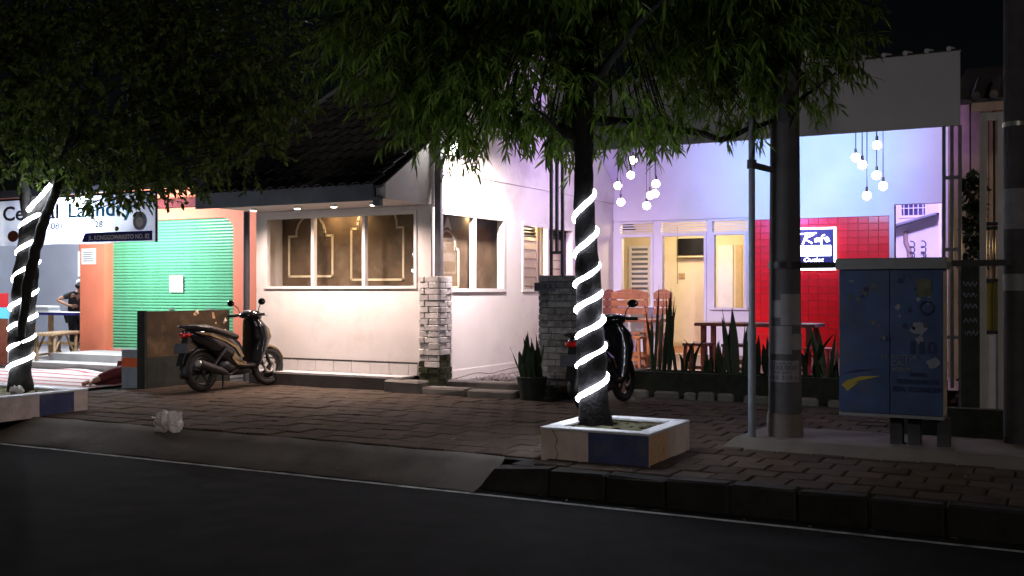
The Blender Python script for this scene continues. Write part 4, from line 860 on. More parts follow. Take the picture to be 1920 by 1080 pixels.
# ------------------------------------------------------------------ blocks, gravel, hose by the entrance
for (x0, x1, y0, y1, z1, lab) in ((-8.62, -8.02, 12.28, 12.59, .17, 'mossy square concrete block at the end of the house plinth'), (-7.99, -7.28, 12.30, 12.62, .095, 'flat concrete step slab nearest the white brick pillar'),
                                  (-7.24, -6.55, 12.30, 12.60, .09, 'flat concrete step slab with chipped edge nearest the worn pillar'), (-7.86, -6.34, 12.78, 13.05, .16, 'long concrete edging beam in front of the gravel')):
    m = MB(); n = 7
    for k in range(1): m.bbox(x0, x1, y0, y1, -.02, z1, .022)
    m.v = [(a + random.uniform(-.008, .008), b + random.uniform(-.008, .008), c + random.uniform(-.006, .006)) for a, b, c in m.v]
    m.build('concrete_block', 'concrete', label=lab, cat='concrete block', group='concrete slabs at the entrance')
m = MB(); n = 26
gx = np.linspace(-8.11, -6.0, n); gy = np.linspace(13.06, 16.48, n)
m.add([(x, y, .06 + .09 * math.sin((x + 8.1) / 2.1 * 3.0) + random.uniform(0, .04)) for y in gy for x in gx], [(j * n + i, j * n + i + 1, (j + 1) * n + i + 1, (j + 1) * n + i) for j in range(n - 1) for i in range(n - 1)])
for _ in range(1500):
    x, y = random.uniform(-8.08, -6.05), 13.08 + 3.3 * random.random() ** 1.6; z = .075 + .09 * math.sin((x + 8.1) / 2.1 * 3.0); r = random.uniform(.012, .035); a = [random.uniform(.6, 1.3) for _ in range(6)]
    m.add([(x + r * a[0], y, z), (x, y + r * a[1], z), (x - r * a[2], y, z), (x, y - r * a[3], z), (x, y, z + r * a[4]), (x, y, z - r * a[5])], [(0, 1, 4), (1, 2, 4), (2, 3, 4), (3, 0, 4), (1, 0, 5), (2, 1, 5), (3, 2, 5), (0, 3, 5)])
m.build('gravel', 'gravel', kind='stuff', label='heap of grey gravel along the side wall', cat='gravel')
m = MB(); m.tube([(-7.99 + .035 * math.sin(t * 2), 13.15 + t * .42, .14 + .05 * abs(math.sin(t * 1.1))) for t in np.linspace(0, 6, 30)], .011, 6); m.build('hose', 'cable', label='thin pale hose lying along the side wall above the gravel', cat='hose')

# ------------------------------------------------------------------ scooters
def ring_x(x, cz, hy, hz, e=2.6, n=16, cy=0):
    o = []
    for i in range(n):
        a = 2 * math.pi * i / n; c, s = math.cos(a), math.sin(a); o.append((x, cy + hy * math.copysign(abs(c) ** (2 / e), c), cz + hz * math.copysign(abs(s) ** (2 / e), s)))
    return o
def ring_z(z, cx, hx, hy, e=2.6, n=16):
    o = []
    for i in range(n):
        a = 2 * math.pi * i / n; c, s = math.cos(a), math.sin(a); o.append((cx + hx * math.copysign(abs(c) ** (2 / e), c), hy * math.copysign(abs(s) ** (2 / e), s), z))
    return o
def wheel(root, x, steer=0, disc=True):
    A = V(math.sin(steer), math.cos(steer), 0); c = V(x, 0, .285); w = MB(); w.torus(c, A, .235, .047, 30, 10, .95); wo = w.build('wheel', 'rubber', root)
    m = MB(); m.torus(c, A, .186, .014, 30, 6, 2.2); U = A.cross(V(0, 0, 1)); Wv = V(0, 0, 1)
    for k in range(5):
        a = 2 * math.pi * k / 5 + .3; d = U * math.cos(a) + Wv * math.sin(a); m.bar(c + d * .03, c + d * .185, .03, .022, up=A)
    m.build('rim', 'dark_metal', wo)
    m = MB(); m.torus(c, A, .186, .006, 30, 5, 4.2); m.build('rim_stripe', 'silver', wo)
    m = MB(); m.tube([c - A * .06, c + A * .06], .035, 12); m.build('hub', 'dark_metal', wo)
    if disc: m = MB(); m.torus(c - A * .05, A, .085, .022, 20, 4, .12); m.bar(c - A * .055 + V(-.06, 0, .05), c - A * .055 + V(-.11, 0, .0), .03, .05); m.build('brake_disc', 'silver', wo)
    return wo
def scooter(loc, rz, label, accent, group='parked scooters', lean=0):
    s = thing('motor_scooter', label, 'scooter', loc, rz, group, local=True); s.rotation_euler = (lean, 0, rz); s.scale = (1.04, 1.06, 1.04)
    wheel(s, -.62, 0, False); wheel(s, .63, .12)
    m = MB(); m.loft([ring_x(-.90, .83, .03, .025), ring_x(-.82, .80, .09, .07), ring_x(-.62, .74, .14, .135), ring_x(-.38, .65, .16, .185), ring_x(-.15, .55, .162, .22), ring_x(.0, .49, .15, .21), ring_x(.07, .46, .12, .15)]); bd = m.build('rear_body', 'black_gloss', s)
    for sg in (-1, 1):
        y = .153 * sg
        m = MB(); m.poly([(-.80, y * .72, .835), (-.55, y * .93, .80), (-.28, y * 1.05, .72), (-.08, y * 1.06, .60), (.03, y, .45), (-.03, y * 1.02, .45), (-.14, y * 1.08, .58), (-.32, y * 1.06, .68), (-.56, y * .95, .765), (-.78, y * .75, .81)], (0, .012 * sg, 0)); m.build('side_stripe', accent, bd)
        m = MB(); m.poly([(-.16, y * 1.05, .52), (-.04, y * 1.04, .40), (.06, y * .95, .38), (.09, y * .9, .33), (-.10, y * 1.0, .34), (-.20, y * 1.05, .44)], (0, .012 * sg, 0)); m.build('side_cover', accent, bd)
    m = MB(); m.loft([ring_x(-.84, .885, .07, .02), ring_x(-.74, .89, .115, .04), ring_x(-.55, .875, .14, .05), ring_x(-.36, .825, .145, .052), ring_x(-.14, .765, .14, .055), ring_x(.0, .735, .10, .04), ring_x(.04, .72, .05, .02)]); m.build('seat', 'seat_vinyl', s)
    m = MB(); m.tube([(-.55, -.15, .87), (-.78, -.14, .90), (-.92, -.08, .91), (-.94, 0, .91), (-.92, .08, .91), (-.78, .14, .90), (-.55, .15, .87)], .013, 8); m.build('grab_rail', 'dark_metal', s)
    m = MB(); m.loft([ring_z(.26, .27, .05, .13), ring_z(.34, .31, .06, .18), ring_z(.5, .37, .08, .21), ring_z(.7, .42, .10, .235), ring_z(.86, .41, .10, .215), ring_z(.97, .36, .08, .15), ring_z(1.02, .345, .04, .07)]); sh = m.build('leg_shield', 'black_gloss', s)
    m = MB(); m.loft([ring_z(.50, .47, .02, .05), ring_z(.58, .50, .06, .13), ring_z(.72, .525, .065, .19), ring_z(.84, .495, .06, .18), ring_z(.93, .42, .03, .10)]); m.build('front_panel', accent, sh)
    for sg in (-1, 1):
        m = MB(); m.poly([(.50, .10 * sg, .80), (.52, .11 * sg, .66), (.47, .175 * sg, .62), (.44, .19 * sg, .78)], (.03, .012 * sg, .0)); m.build('turn_signal', 'silver', sh)
    m = MB(); m.loft([ring_x(-.08, .325, .10, .03), ring_x(.0, .32, .15, .04), ring_x(.2, .315, .155, .04), ring_x(.33, .325, .14, .045)]); m.build('floorboard', 'black_plastic', s)
    m = MB(); m.loft([ring_x(-.05, .24, .07, .05), ring_x(.1, .25, .09, .06), ring_x(.28, .28, .08, .06)]); m.build('under_cover', 'black_plastic', s)
    # handlebar group
    m = MB(); m.loft([ring_x(.20, 1.035, .08, .02), ring_x(.25, 1.045, .16, .05), ring_x(.33, 1.05, .19, .065), ring_x(.42, 1.02, .14, .06), ring_x(.47, .99, .07, .035)]); hb = m.build('handlebar_cowl', 'black_gloss', s)
    m = MB(); m.loft([ring_x(.41, 1.015, .115, .045), ring_x(.465, .995, .08, .036), ring_x(.485, .985, .04, .02)]); m.build('headlight', 'silver', hb)
    m = MB(); m.sphere((.27, 0, 1.09), .05, 10, 6, 1, 1.8, .5); m.build('dashboard', 'silver', hb)
    for sg in (-1, 1):
        m = MB(); m.tube([(.31, .14 * sg, 1.05), (.24, .36 * sg, 1.04)], [.016, .016], 8); m.tube([(.28, .21 * sg, 1.045), (.24, .355 * sg, 1.04)], .021, 10); m.build('grip', 'rubber', hb)
        m = MB(); m.tube([(.32, .19 * sg, 1.03), (.33, .27 * sg, 1.025), (.30, .36 * sg, 1.025)], .007, 6); m.build('brake_lever', 'silver', hb)
        m = MB(); m.tube([(.30, .18 * sg, 1.06), (.30, .21 * sg, 1.15), (.27, .27 * sg, 1.20)], .007, 6); mo = m.build('mirror_stem', 'black_plastic', hb)
        m = MB(); m.sphere((.255, .31 * sg, 1.225), .068, 14, 9, .32, 1.05, .72); m.build('mirror', 'black_gloss', mo)
    # fork, fender
    for sg in (-1, 1): m = MB(); m.tube([(.50, .075 * sg, .62), (.56, .075 * sg, .44), (.625, .075 * sg, .285)], [.024, .022, .018], 8); m.build('fork_leg', 'dark_metal', s)
    m = MB(); rings = []
    for a in np.linspace(R(10), R(150), 12):
        rr = .305; cx, cz = .63 + rr * math.cos(a), .285 + rr * math.sin(a); nx, nz = math.cos(a), math.sin(a); w_ = .062 if R(20) < a < R(140) else .035
        rings.append([(cx + nx * h, w_ * sy, cz + nz * h) for sy, h in ((-1, -.03), (-.8, .0), (0, .015), (.8, .0), (1, -.03), (.7, -.012), (0, .003), (-.7, -.012))])
    m.loft(rings); m.build('front_fender', accent, s)
    m = MB(); rings = []
    for a in np.linspace(R(75), R(195), 12):
        rr = .32; cx, cz = -.62 + rr * math.cos(a), .285 + rr * math.sin(a); nx, nz = math.cos(a), math.sin(a)
        rings.append([(cx + nx * h, .075 * sy, cz + nz * h) for sy, h in ((-1, -.03), (-.8, 0), (0, .012), (.8, 0), (1, -.03), (.7, -.012), (0, 0), (-.7, -.012))])
    m.loft(rings); m.build('rear_fender', 'black_plastic', s)
    MB().poly([(-.86, -.06, .80), (-.93, -.06, .56), (-1.0, -.06, .38), (-.985, -.06, .38), (-.915, -.06, .56), (-.80, -.06, .76)], (0, .12, 0)).build('mudguard', 'black_plastic', s)
    m = MB(); m.loft([ring_x(-.935, .79, .05, .02), ring_x(-.90, .79, .085, .035), ring_x(-.84, .79, .09, .03)]); m.build('tail_lamp', 'red_lens', s)
    MB().poly([(-.935, -.13, .68), (-.975, -.13, .55), (-.97, -.13, .548), (-.93, -.13, .678)], (0, .26, 0)).build('number_plate', 'ink', s)
    # engine, exhaust, stand
    m = MB(); m.loft([ring_x(-.70, .29, .035, .06, cy=.10), ring_x(-.5, .31, .05, .085, cy=.11), ring_x(-.2, .33, .06, .095, cy=.09), ring_x(-.08, .33, .04, .06, cy=.07)]); m.build('engine_case', 'dark_metal', s)
    m = MB(); m.loft([ring_x(-.34, .34, .08, .07, cy=-.03), ring_x(-.2, .33, .10, .09, cy=-.03), ring_x(-.02, .30, .08, .06, cy=-.02)]); m.build('engine_block', 'dark_metal', s)
    m = MB(); m.tube([(-.05, -.08, .27), (-.2, -.12, .21), (-.34, -.15, .25)], .017, 8); ex = m.build('exhaust_pipe', 'dark_metal', s)
    m = MB(); m.tube([(-.32, -.155, .245), (-.42, -.165, .275), (-.80, -.175, .395)], [.035, .058, .062], 14); m.build('muffler', 'black_plastic', s)
    m = MB(); m.tube([(-.80, -.175, .395), (-.835, -.176, .407)], [.05, .045], 14); m.build('muffler_cap', 'silver', s)
    m = MB(); m.tube([(-.3, -.18, .60), (-.55, -.15, .33)], .02, 8); m.build('shock_absorber', 'dark_metal', s)
    m = MB(); m.tube([(-.12, .12, .24), (-.02, .24, .012)], .012, 6); m.build('side_stand', 'dark_metal', s)
    return s
scooter((-10.86, 11.70, 0), R(86), 'black and champagne motor scooter parked facing the white house wall', 'champagne', lean=R(-3))
scooter((-5.06, 12.0, 0), R(91), 'dark motor scooter parked behind the lit tree trunk', 'black_gloss', lean=R(-3))

# ------------------------------------------------------------------ laundry shop on the left
shop = thing('laundry_shop', 'orange walled shop with open bay and a closed shutter front', 'building', (-15, 14.6, 0)); WY = 14.6
wall_y(-24.5, -11.55, -.02, 3.55, WY, WY + .2, [(-16.92, -13.62, .27, 2.82), (-24.3, -17.58, -.03, 3.1)]).build('front_wall', 'orange_wall', shop)
m = MB()      # rounded top right corner of the opening
m.poly([(-13.62, WY + .02, 2.82), (-13.62, WY + .02, 2.52)] + [(-13.62 - .3 + .3 * math.cos(a), WY + .02, 2.52 + .3 * math.sin(a)) for a in np.linspace(.01, math.pi / 2, 8)], (0, .1, 0)); m.build('corner_fillet', 'orange_wall', shop)
MB().box(-17.60, -16.90, WY - .12, WY - .002, -.02, 3.2).build('pillar', 'orange_wall', shop)
shu = MB().box(-16.93, -13.61, WY + .16, WY + .19, .27, 2.83).build('rolling_shutter', 'shutter_green', shop)
q = MB(); sw = 3.34; pr = [(-.029, 0), (-.027, -.012), (-.012, -.026), (.008, -.026), (.022, -.012), (.029, -.002), (.029, .008), (-.029, .008)]
q.poly([(-sw / 2, y, z) for z, y in pr], (sw, 0, 0)); sme = q.mesh('slat', 'shutter_green')
for k in range(43): inst(sme, 'slat', shu, (-15.27, WY + .135, .30 + k * .0592))
MB().box(-16.9, -13.65, WY + .09, WY + .15, .272, .30).build('bottom_bar', 'pale_step', shu)
m = MB(); m.box(-15.35, -15.22, WY + .07, WY + .10, 1.08, 1.11); m.box(-14.35, -14.22, WY + .07, WY + .10, 1.08, 1.11); m.build('handle', 'silver', shu)
MB().box(-24.5, -11.6, WY - .32, WY - .13, 3.02, 3.16).build('canopy_beam', 'cloth_maroon', shop)
sr = MB(); n = 60; vs = []
for i in range(n + 1):
    x = -24.5 + 13.0 * i / n; dz = .025 * (i % 2); vs += [(x, 12.9, 3.30 + dz), (x, 18.3, 3.9 + dz)]
sr.add(vs, [(2 * i, 2 * i + 2, 2 * i + 3, 2 * i + 1) for i in range(n)]); sr.build('corrugated_roof', 'grey_blue', shop, fix=False)
MB().box(-24.5, -11.6, 12.87, 12.92, 3.2, 3.34).build('gutter', 'ink', shop)
MB().box(-24.6, -16.8, 18.2, 18.35, -.02, 4.0).build('back_wall', 'grey_blue', shop); MB().box(-24.62, -24.5, WY, 18.2, -.02, 3.9).build('left_wall', 'grey_blue', shop); MB().box(-16.92, -16.8, WY + .2, 18.2, -.02, 3.6).build('inner_wall', 'grey_blue', shop)
MB().box(-21.55, -21.25, 17.7, 17.95, -.02, 3.7).build('inner_post', 'wood_door', shop)
MB().box(-24.5, -17.6, 13.6, 18.2, -.02, .012).build('floor', 'pale_step', shop)
MB().box(-17.05, -12.35, 13.35, WY - .125, -.02, .265).build('step', 'pale_step', shop); MB().box(-17.0, -12.35, 12.85, 13.349, -.02, .13).build('step', 'pale_step', shop)
m = MB(); m.tube([(-11.60, 12.74, 0), (-11.60, 12.74, 2.72)], .05, 10); m.build('downpipe', 'ink', label='black downpipe between the orange shop and the white house', cat='pipe')
for (x0, x1, z0, z1, y, lab) in ((-15.33, -14.97, 1.42, 1.75, WY + .085, 'square blank notice taped to the green shutter'), (-17.55, -17.13, 1.98, 2.3, WY - .127, 'printed notice on the orange pillar'), (-21.58, -21.02, 1.80, 2.42, 17.69, 'tall price list hanging on the inner post')):
    o = thing('paper_notice', lab, 'notice', (x0, y, z0)); MB().box(x0, x1, y - .004, y, z0, z1).build('sheet', 'paper', o)
    if 'blank' not in lab:
        for k in range(5): MB().box(x0 + .06, x1 - random.uniform(.05, .15), y - .006, y - .0045, z1 - .09 - k * (z1 - z0 - .1) / 5.2, z1 - .075 - k * (z1 - z0 - .1) / 5.2).build('text_line', 'scrap_white', o)
# banner
bn = thing('banner', 'printed vinyl laundry banner hanging above the shop front', 'banner', (-15.5, 12.5, 2.3)); n = 40; vs = []
for i in range(n + 1):
    x = -18.2 + 4.85 * i / n; s_ = .03 * math.sin(i * .5) + .015 * math.sin(i * 1.3); vs += [(x, 12.5 + s_, 2.27 + .008 * math.sin(i * .4)), (x, 12.52 + s_ * .6, 2.70), (x, 12.50, 3.10)]
m = MB(); m.add(vs, [(i * 3 + k, (i + 1) * 3 + k, (i + 1) * 3 + k + 1, i * 3 + k + 1) for i in range(n) for k in (0, 1)], True); m.build('vinyl', 'banner', bn, fix=False)
m = MB(); m.tube([(-18.3, 12.51, 3.11), (-13.3, 12.51, 3.11)], .022, 8); m.build('top_pole', 'dark_metal', bn)
m = MB(); m.tube([(-13.36, 12.51, 2.26), (-13.36, 12.51, 3.12)], .018, 8); m.build('end_pole', 'dark_metal', bn)
BY = 12.445
MB().poly([(-15.10, BY + .012, 2.29), (-13.40, BY + .012, 2.29), (-13.40, BY + .012, 2.45), (-15.02, BY + .012, 2.45)], (0, .004, 0)).build('address_strip', 'banner_navy', bn)
text('lettering', 'Central', -17.18, -15.68, 2.73, .25, BY, 'banner_text_dark', bn, bold=.02); text('lettering', 'Laundry', -15.42, -13.82, 2.73, .25, BY, 'banner_text_blue', bn, bold=.02)
text('lettering', '081', -15.88, -15.58, 2.54, .105, BY, 'ink', bn, bold=.02); text('lettering', '61 128', -15.10, -14.56, 2.54, .105, BY, 'ink', bn, bold=.02)
text('lettering', 'JL. RONGGOWARSITO NO. 82', -14.93, -13.46, 2.325, .075, BY + .010, 'paper', bn, bold=.02)
m = MB(); m.tube([(-13.68, BY, 2.62), (-13.68, BY + .012, 2.62)], .16, 18); m.build('washer_print', 'cap_grey', bn); m = MB(); m.tube([(-13.68, BY - .004, 2.60), (-13.68, BY - .001, 2.60)], .085, 18); m.build('washer_print', 'paper', bn)
m = MB(); m.sphere((-14.22, BY, 2.50), .05, 10, 6, 1, .08, .8); m.build('yellow_print', 'yellow_paint', bn)
m = MB(); m.sphere((-16.9, BY, 2.44), .13, 10, 6, 1.2, .05, .8); m.build('photo_print', 'wood_red', bn)
for (x, y, z, l, e, lab) in ((-15.45, 13.05, 2.92, 1.2, 560, 'white tube lamp glowing behind the laundry banner'), (-20.3, 15.6, 3.15, 1.2, 480, 'white tube lamp inside the open shop bay')):
    o = thing('tube_lamp', lab, 'lamp', (x, y, z)); m = MB(); m.tube([(x - l / 2, y, z), (x + l / 2, y, z)], .018, 8); m.build('tube', 'tube_white', o); MB().box(x - l / 2, x + l / 2, y - .03, y + .03, z + .03, z + .07).build('housing', 'white_paint', o)
    light('POINT', o, (x, y, z - .10), e, (.90, .95, 1), size=.12)
# low boundary wall, striped box, bottle
bw = thing('boundary_wall', 'short stained boundary wall with peeling poster scraps behind the scooter', 'wall', (-12.05, 11.9, 0))
wall_x(11.05, 12.78, .46, 1.14, -12.11, -12.0, []).build('upper_wall', 'dirty_wall', bw); wall_x(11.06, 12.78, -.02, .459, -12.12, -11.99, []).build('mossy_foot', 'moss_and_shade_black', bw); MB().box(-12.14, -11.985, 11.0, 11.049, -.02, 1.15).build('shaded_end', 'moss_and_shade_black', bw)  # mossy foot is real; the wall's unlit end face is shade painted dark
for _ in range(13):
    y, z = random.uniform(11.7, 12.7), random.uniform(.75, 1.12); r = random.uniform(.012, .05); k = 8
    m = MB(); m.poly([(-11.999, y + r * math.cos(6.283 * i / k) * random.uniform(.5, 1.3), z + r * math.sin(6.283 * i / k) * random.uniform(.5, 1.3)) for i in range(k)], (.002, 0, 0)); m.build('poster_scrap', 'wood_pale' if random.random() < .5 else 'cream', bw)
bx = thing('concrete_bin', 'grey concrete box with an orange stripe at the pavement edge', 'bin', (-12.42, 11.3, 0))
MB().box(-12.60, -12.24, 11.12, 11.5, -.02, .30).build('lower_body', 'box_grey', bx); MB().box(-12.602, -12.238, 11.118, 11.502, .301, .44).build('stripe', 'stripe_orange', bx); MB().box(-12.60, -12.24, 11.12, 11.5, .441, .56).build('upper_body', 'box_grey', bx)
m = MB(); m.tube([(-12.33, 11.42, .56), (-12.33, 11.42, .66), (-12.33, 11.42, .70), (-12.33, 11.42, .76)], [.035, .035, .014, .014], 12); m.build('bottle', 'bottle_brown', label='small brown bottle standing on the striped concrete box', cat='bottle')
m = MB(); m.box(-12.27, -12.22, 11.4, 11.46, .56, .6)
# mat
mt = thing('picnic_mat', 'white plastic mat with red stripes spread on the ground', 'mat', (-14.9, 11.4, 0)); n, k_ = 34, 20
def mz(x, y): return .016 + .012 * max(0, math.sin(x * 3.1 + y)) * max(0, math.sin(y * 4 + x * .6)) + (.04 * max(0, 1 - ((x + 15.6) ** 2 + (y - 12.7) ** 2) * 3))
gx = np.linspace(-17.3, -12.66, n); gy = np.linspace(10.2, 12.8, k_)
m = MB(); m.add([(x, y, mz(x, y)) for y in gy for x in gx], [(j * n + i, j * n + i + 1, (j + 1) * n + i + 1, (j + 1) * n + i) for j in range(k_ - 1) for i in range(n - 1)], True); m.build('sheet', 'mat_white', mt, fix=False)
for y in (10.34, 10.75, 11.15, 11.6, 12.1, 12.55):
    m = MB(); m.add([(x, yy, max(mz(x, y - .03), mz(x, y + .03)) + .004) for x in gx for yy in (y - .035, y + .035)], [(2 * i, 2 * i + 2, 2 * i + 3, 2 * i + 1) for i in range(n - 1)], True); m.build('stripe', 'mat_red', mt, fix=False)
# bamboo bench
be = thing('bamboo_bench', 'rough bamboo bench with crossed legs in front of the open bay', 'bench', (-17.75, 14.05, 0), R(118), local=True)
for k in range(7): m = MB(); m.tube([(-.65, -.2 + k * .066, .60), (.65, -.2 + k * .066, .60)], .033, 7); m.build('seat_slat', 'bamboo', be)
for x in (-.5, .5):
    for y in (-.17, .17): m = MB(); m.tube([(x, y, 0), (x, y, .58)], .032, 7); m.build('leg', 'bamboo', be)
for y in (-.17, .17): m = MB(); m.tube([(-.5, y - .03, .2), (.5, y - .03, .2)], .024, 7); m.tube([(-.48, y + .03, .2), (-.1, y + .03, .56)], .022, 7); m.tube([(.48, y + .03, .2), (.1, y + .03, .56)], .022, 7); m.build('brace', 'bamboo', be)
tb = thing('work_table', 'wooden work table with a blue and white cloth inside the open bay', 'table', (-18.9, 15.2, 0))
MB().box(-19.9, -18.0, 14.95, 15.55, .94, .975).build('table_top', 'wood_pale', tb); m = MB(); m.box(-19.93, -17.97, 14.92, 15.58, .978, .99); m.build('cloth', 'paper', tb); MB().box(-19.93, -17.97, 14.912, 14.919, .93, .985).build('cloth_hem', 'banner_navy', tb)
for x in (-19.8, -18.2):
    for y in (15.0, 15.45): MB().box(x, x + .08, y, y + .08, 0, .939).build('leg', 'wood_pale', tb)
MB().box(-19.7, -18.3, 15.0, 15.45, .3, .34).build('shelf', 'wood_pale', tb)
for (x, y, sx, lab) in ((-19.55, 15.2, .3, 'folded white laundry stacked on the work table'),):
    o = thing('folded_laundry', lab, 'laundry', (x, y, .99))
    for k in range(3): MB().bbox(x - sx + k * .02, x + sx - k * .02, y - .16, y + .16, .992 + k * .045, 1.033 + k * .045, .015).build('garment', 'paper' if k != 1 else 'cap_grey', o)
fs_ = thing('snack_stall', 'red and blue snack crate heaped with straw coloured bags at the left edge', 'stall', (-18.6, 13.0, 0))
MB().box(-19.3, -18.35, 12.9, 13.4, 0, .9).build('base', 'wood_red', fs_); MB().box(-19.32, -18.33, 12.88, 13.42, .905, 1.12).build('blue_crate', 'banner_text_blue', fs_); MB().box(-19.30, -18.35, 12.89, 13.41, 1.122, 1.40).build('red_crate', 'red_plastic', fs_)
for (x, z) in ((-19.1, 1.5), (-18.75, 1.52), (-18.5, 1.48), (-18.9, 1.66)): m = MB(); m.sphere((x, 13.15, z), .14, 9, 7); m.v = [(a + random.uniform(-.02, .02), b, c + random.uniform(-.02, .02)) for a, b, c in m.v]; m.build('snack_bag', 'bamboo', fs_)

# ------------------------------------------------------------------ people
def skin(name, J, E, mat, parent, sub=2):
    me = bpy.data.meshes.new(name); keys = list(J); off = ORG.get(parent, (0, 0, 0))
    me.from_pydata([tuple(Vector(J[k][0]) - Vector(off)) for k in keys], [(keys.index(a), keys.index(b)) for a, b in E], []); me.materials.append(M[mat])
    o = bpy.data.objects.new(name, me); COL.objects.link(o); o.parent = parent; ORG[o] = off
    sm = o.modifiers.new('Skin', 'SKIN'); sm.use_smooth_shade = True
    if not me.skin_vertices: me.attributes.new('skin', 'FLOAT', 'POINT')
    for i, k in enumerate(keys): r = J[k][1]; me.skin_vertices[0].data[i].radius = r if hasattr(r, '__len__') else (r, r); me.skin_vertices[0].data[i].use_root = (i == 0)
    sb = o.modifiers.new('Sub', 'SUBSURF'); sb.levels = sub; sb.render_levels = sub
    return o
def skin_ops_safe(name, J, E, mat, parent, sub=2):
    "the skin layer is created by the modifier operator: build it through bmesh"
    bm = bmesh.new(); lay = bm.verts.layers.skin.verify(); off = Vector(ORG.get(parent, (0, 0, 0))); vv = {}
    for i, (k, (p, r)) in enumerate(J.items()):
        v = bm.verts.new(Vector(p) - off); s_ = v[lay]; s_.radius = r if hasattr(r, '__len__') else (r, r); s_.use_root = (i == 0); vv[k] = v
    for a, b in E: bm.edges.new((vv[a], vv[b]))
    me = bpy.data.meshes.new(name); bm.to_mesh(me); bm.free(); me.materials.append(M[mat]); o = bpy.data.objects.new(name, me); COL.objects.link(o); o.parent = parent; ORG[o] = tuple(off)
    sm = o.modifiers.new('Skin', 'SKIN'); sm.use_smooth_shade = True; sb = o.modifiers.new('Sub', 'SUBSURF'); sb.levels = sub; sb.render_levels = sub; return o
def fingers(J, E, wr, palm, d, side, tag_, curl):
    d = Vector(d).normalized(); side = Vector(side).normalized(); J[tag_ + 'palm'] = (palm, (.030, .022)); E.append((wr, tag_ + 'palm'))
    for k, (o_, l_) in enumerate(((-.030, .065), (-.010, .078), (.010, .074), (.030, .058))):
        a = Vector(palm) + d * .035 + side * o_; J[f'{tag_}f{k}a'] = (a, .010); J[f'{tag_}f{k}b'] = (a + d * l_ * .55 + Vector(curl) * .25 * l_, .0085); J[f'{tag_}f{k}c'] = (a + d * l_ * .85 + Vector(curl) * .7 * l_, .007)
        E += [(tag_ + 'palm', f'{tag_}f{k}a'), (f'{tag_}f{k}a', f'{tag_}f{k}b'), (f'{tag_}f{k}b', f'{tag_}f{k}c')]
    t = Vector(palm) - side * .035; J[tag_ + 't1'] = (t, .011); J[tag_ + 't2'] = (t - side * .025 + d * .035, .0085); E += [(tag_ + 'palm', tag_ + 't1'), (tag_ + 't1', tag_ + 't2')]
# standing person at the table
pb = V(-19.72, 16.05, 0); pa_ = lambda r, f, z: pb + RT * r + FW * f + V(0, 0, z)
pe = thing('person', 'person in black t-shirt and grey cap bent over the work table', 'person', tuple(pb))
J = {'pelvis': (pa_(0, 0, .92), (.14, .12)), 'waist': (pa_(.01, 0, 1.06), (.135, .11)), 'chest': (pa_(.05, 0, 1.26), (.15, .12)), 'neck0': (pa_(.10, 0, 1.40), .075), 'neck': (pa_(.14, 0, 1.455), .055), 'jaw': (pa_(.20, 0, 1.50), (.062, .066)), 'head': (pa_(.19, 0, 1.585), (.085, .095)), 'crown': (pa_(.165, 0, 1.665), (.062, .066)), 'nose': (pa_(.285, 0, 1.545), .014),
     'ls': (pa_(.02, -.19, 1.36), .062), 'le': (pa_(-.26, -.26, 1.24), .043), 'lw': (pa_(.02, -.30, 1.12), .030), 'rs': (pa_(.10, .19, 1.36), .062), 're': (pa_(.08, .28, 1.12), .043), 'rw': (pa_(.26, .14, 1.04), .030),
     'lh': (pa_(0, -.09, .86), .095), 'lk': (pa_(.03, -.10, .48), .062), 'la': (pa_(0, -.10, .08), .042), 'lt': (pa_(.16, -.11, .035), .035), 'rh': (pa_(0, .09, .86), .095), 'rk': (pa_(.03, .10, .48), .062), 'ra': (pa_(0, .10, .08), .042), 'rt': (pa_(.16, .11, .035), .035)}
E_ = [('pelvis', 'waist'), ('waist', 'chest'), ('chest', 'neck0'), ('neck0', 'neck'), ('neck', 'jaw'), ('jaw', 'head'), ('head', 'crown'), ('head', 'nose'), ('chest', 'ls'), ('ls', 'le'), ('le', 'lw'), ('chest', 'rs'), ('rs', 're'), ('re', 'rw'), ('pelvis', 'lh'), ('lh', 'lk'), ('lk', 'la'), ('la', 'lt'), ('pelvis', 'rh'), ('rh', 'rk'), ('rk', 'ra'), ('ra', 'rt')]
fingers(J, E_, 'lw', pa_(.10, -.29, 1.11), RT, V(0, 0, 1), 'L', FW); fingers(J, E_, 'rw', pa_(.33, .12, 1.02), RT, V(0, 0, 1), 'R', -FW)
skin_ops_safe('body', J, E_, 'skin', pe)
def g(k, s): p, r = J[k]; r = r if hasattr(r, '__len__') else (r, r); return (p, (r[0] + s, r[1] + s))
S = {k: g(k, .022) for k in ('waist', 'pelvis', 'chest', 'ls', 'rs')}; S['n'] = (pa_(.09, 0, 1.385), .075); S['l2'] = (pa_(-.14, -.23, 1.295), .066); S['r2'] = (pa_(.095, .23, 1.26), .066)
skin_ops_safe('t_shirt', S, [('waist', 'pelvis'), ('waist', 'chest'), ('chest', 'n'), ('chest', 'ls'), ('ls', 'l2'), ('chest', 'rs'), ('rs', 'r2')], 'cloth_black', pe)
T = {k: g(k, .018) for k in ('pelvis', 'lh', 'lk', 'la', 'rh', 'rk', 'ra')}
skin_ops_safe('trousers', T, [('pelvis', 'lh'), ('lh', 'lk'), ('lk', 'la'), ('pelvis', 'rh'), ('rh', 'rk'), ('rk', 'ra')], 'cloth_black', pe)
m = MB(); m.sphere(tuple(pa_(.165, 0, 1.63)), .108, 16, 10, 1, 1, .82); m.v = [p for p in m.v]; m.build('cap', 'cap_grey', pe)
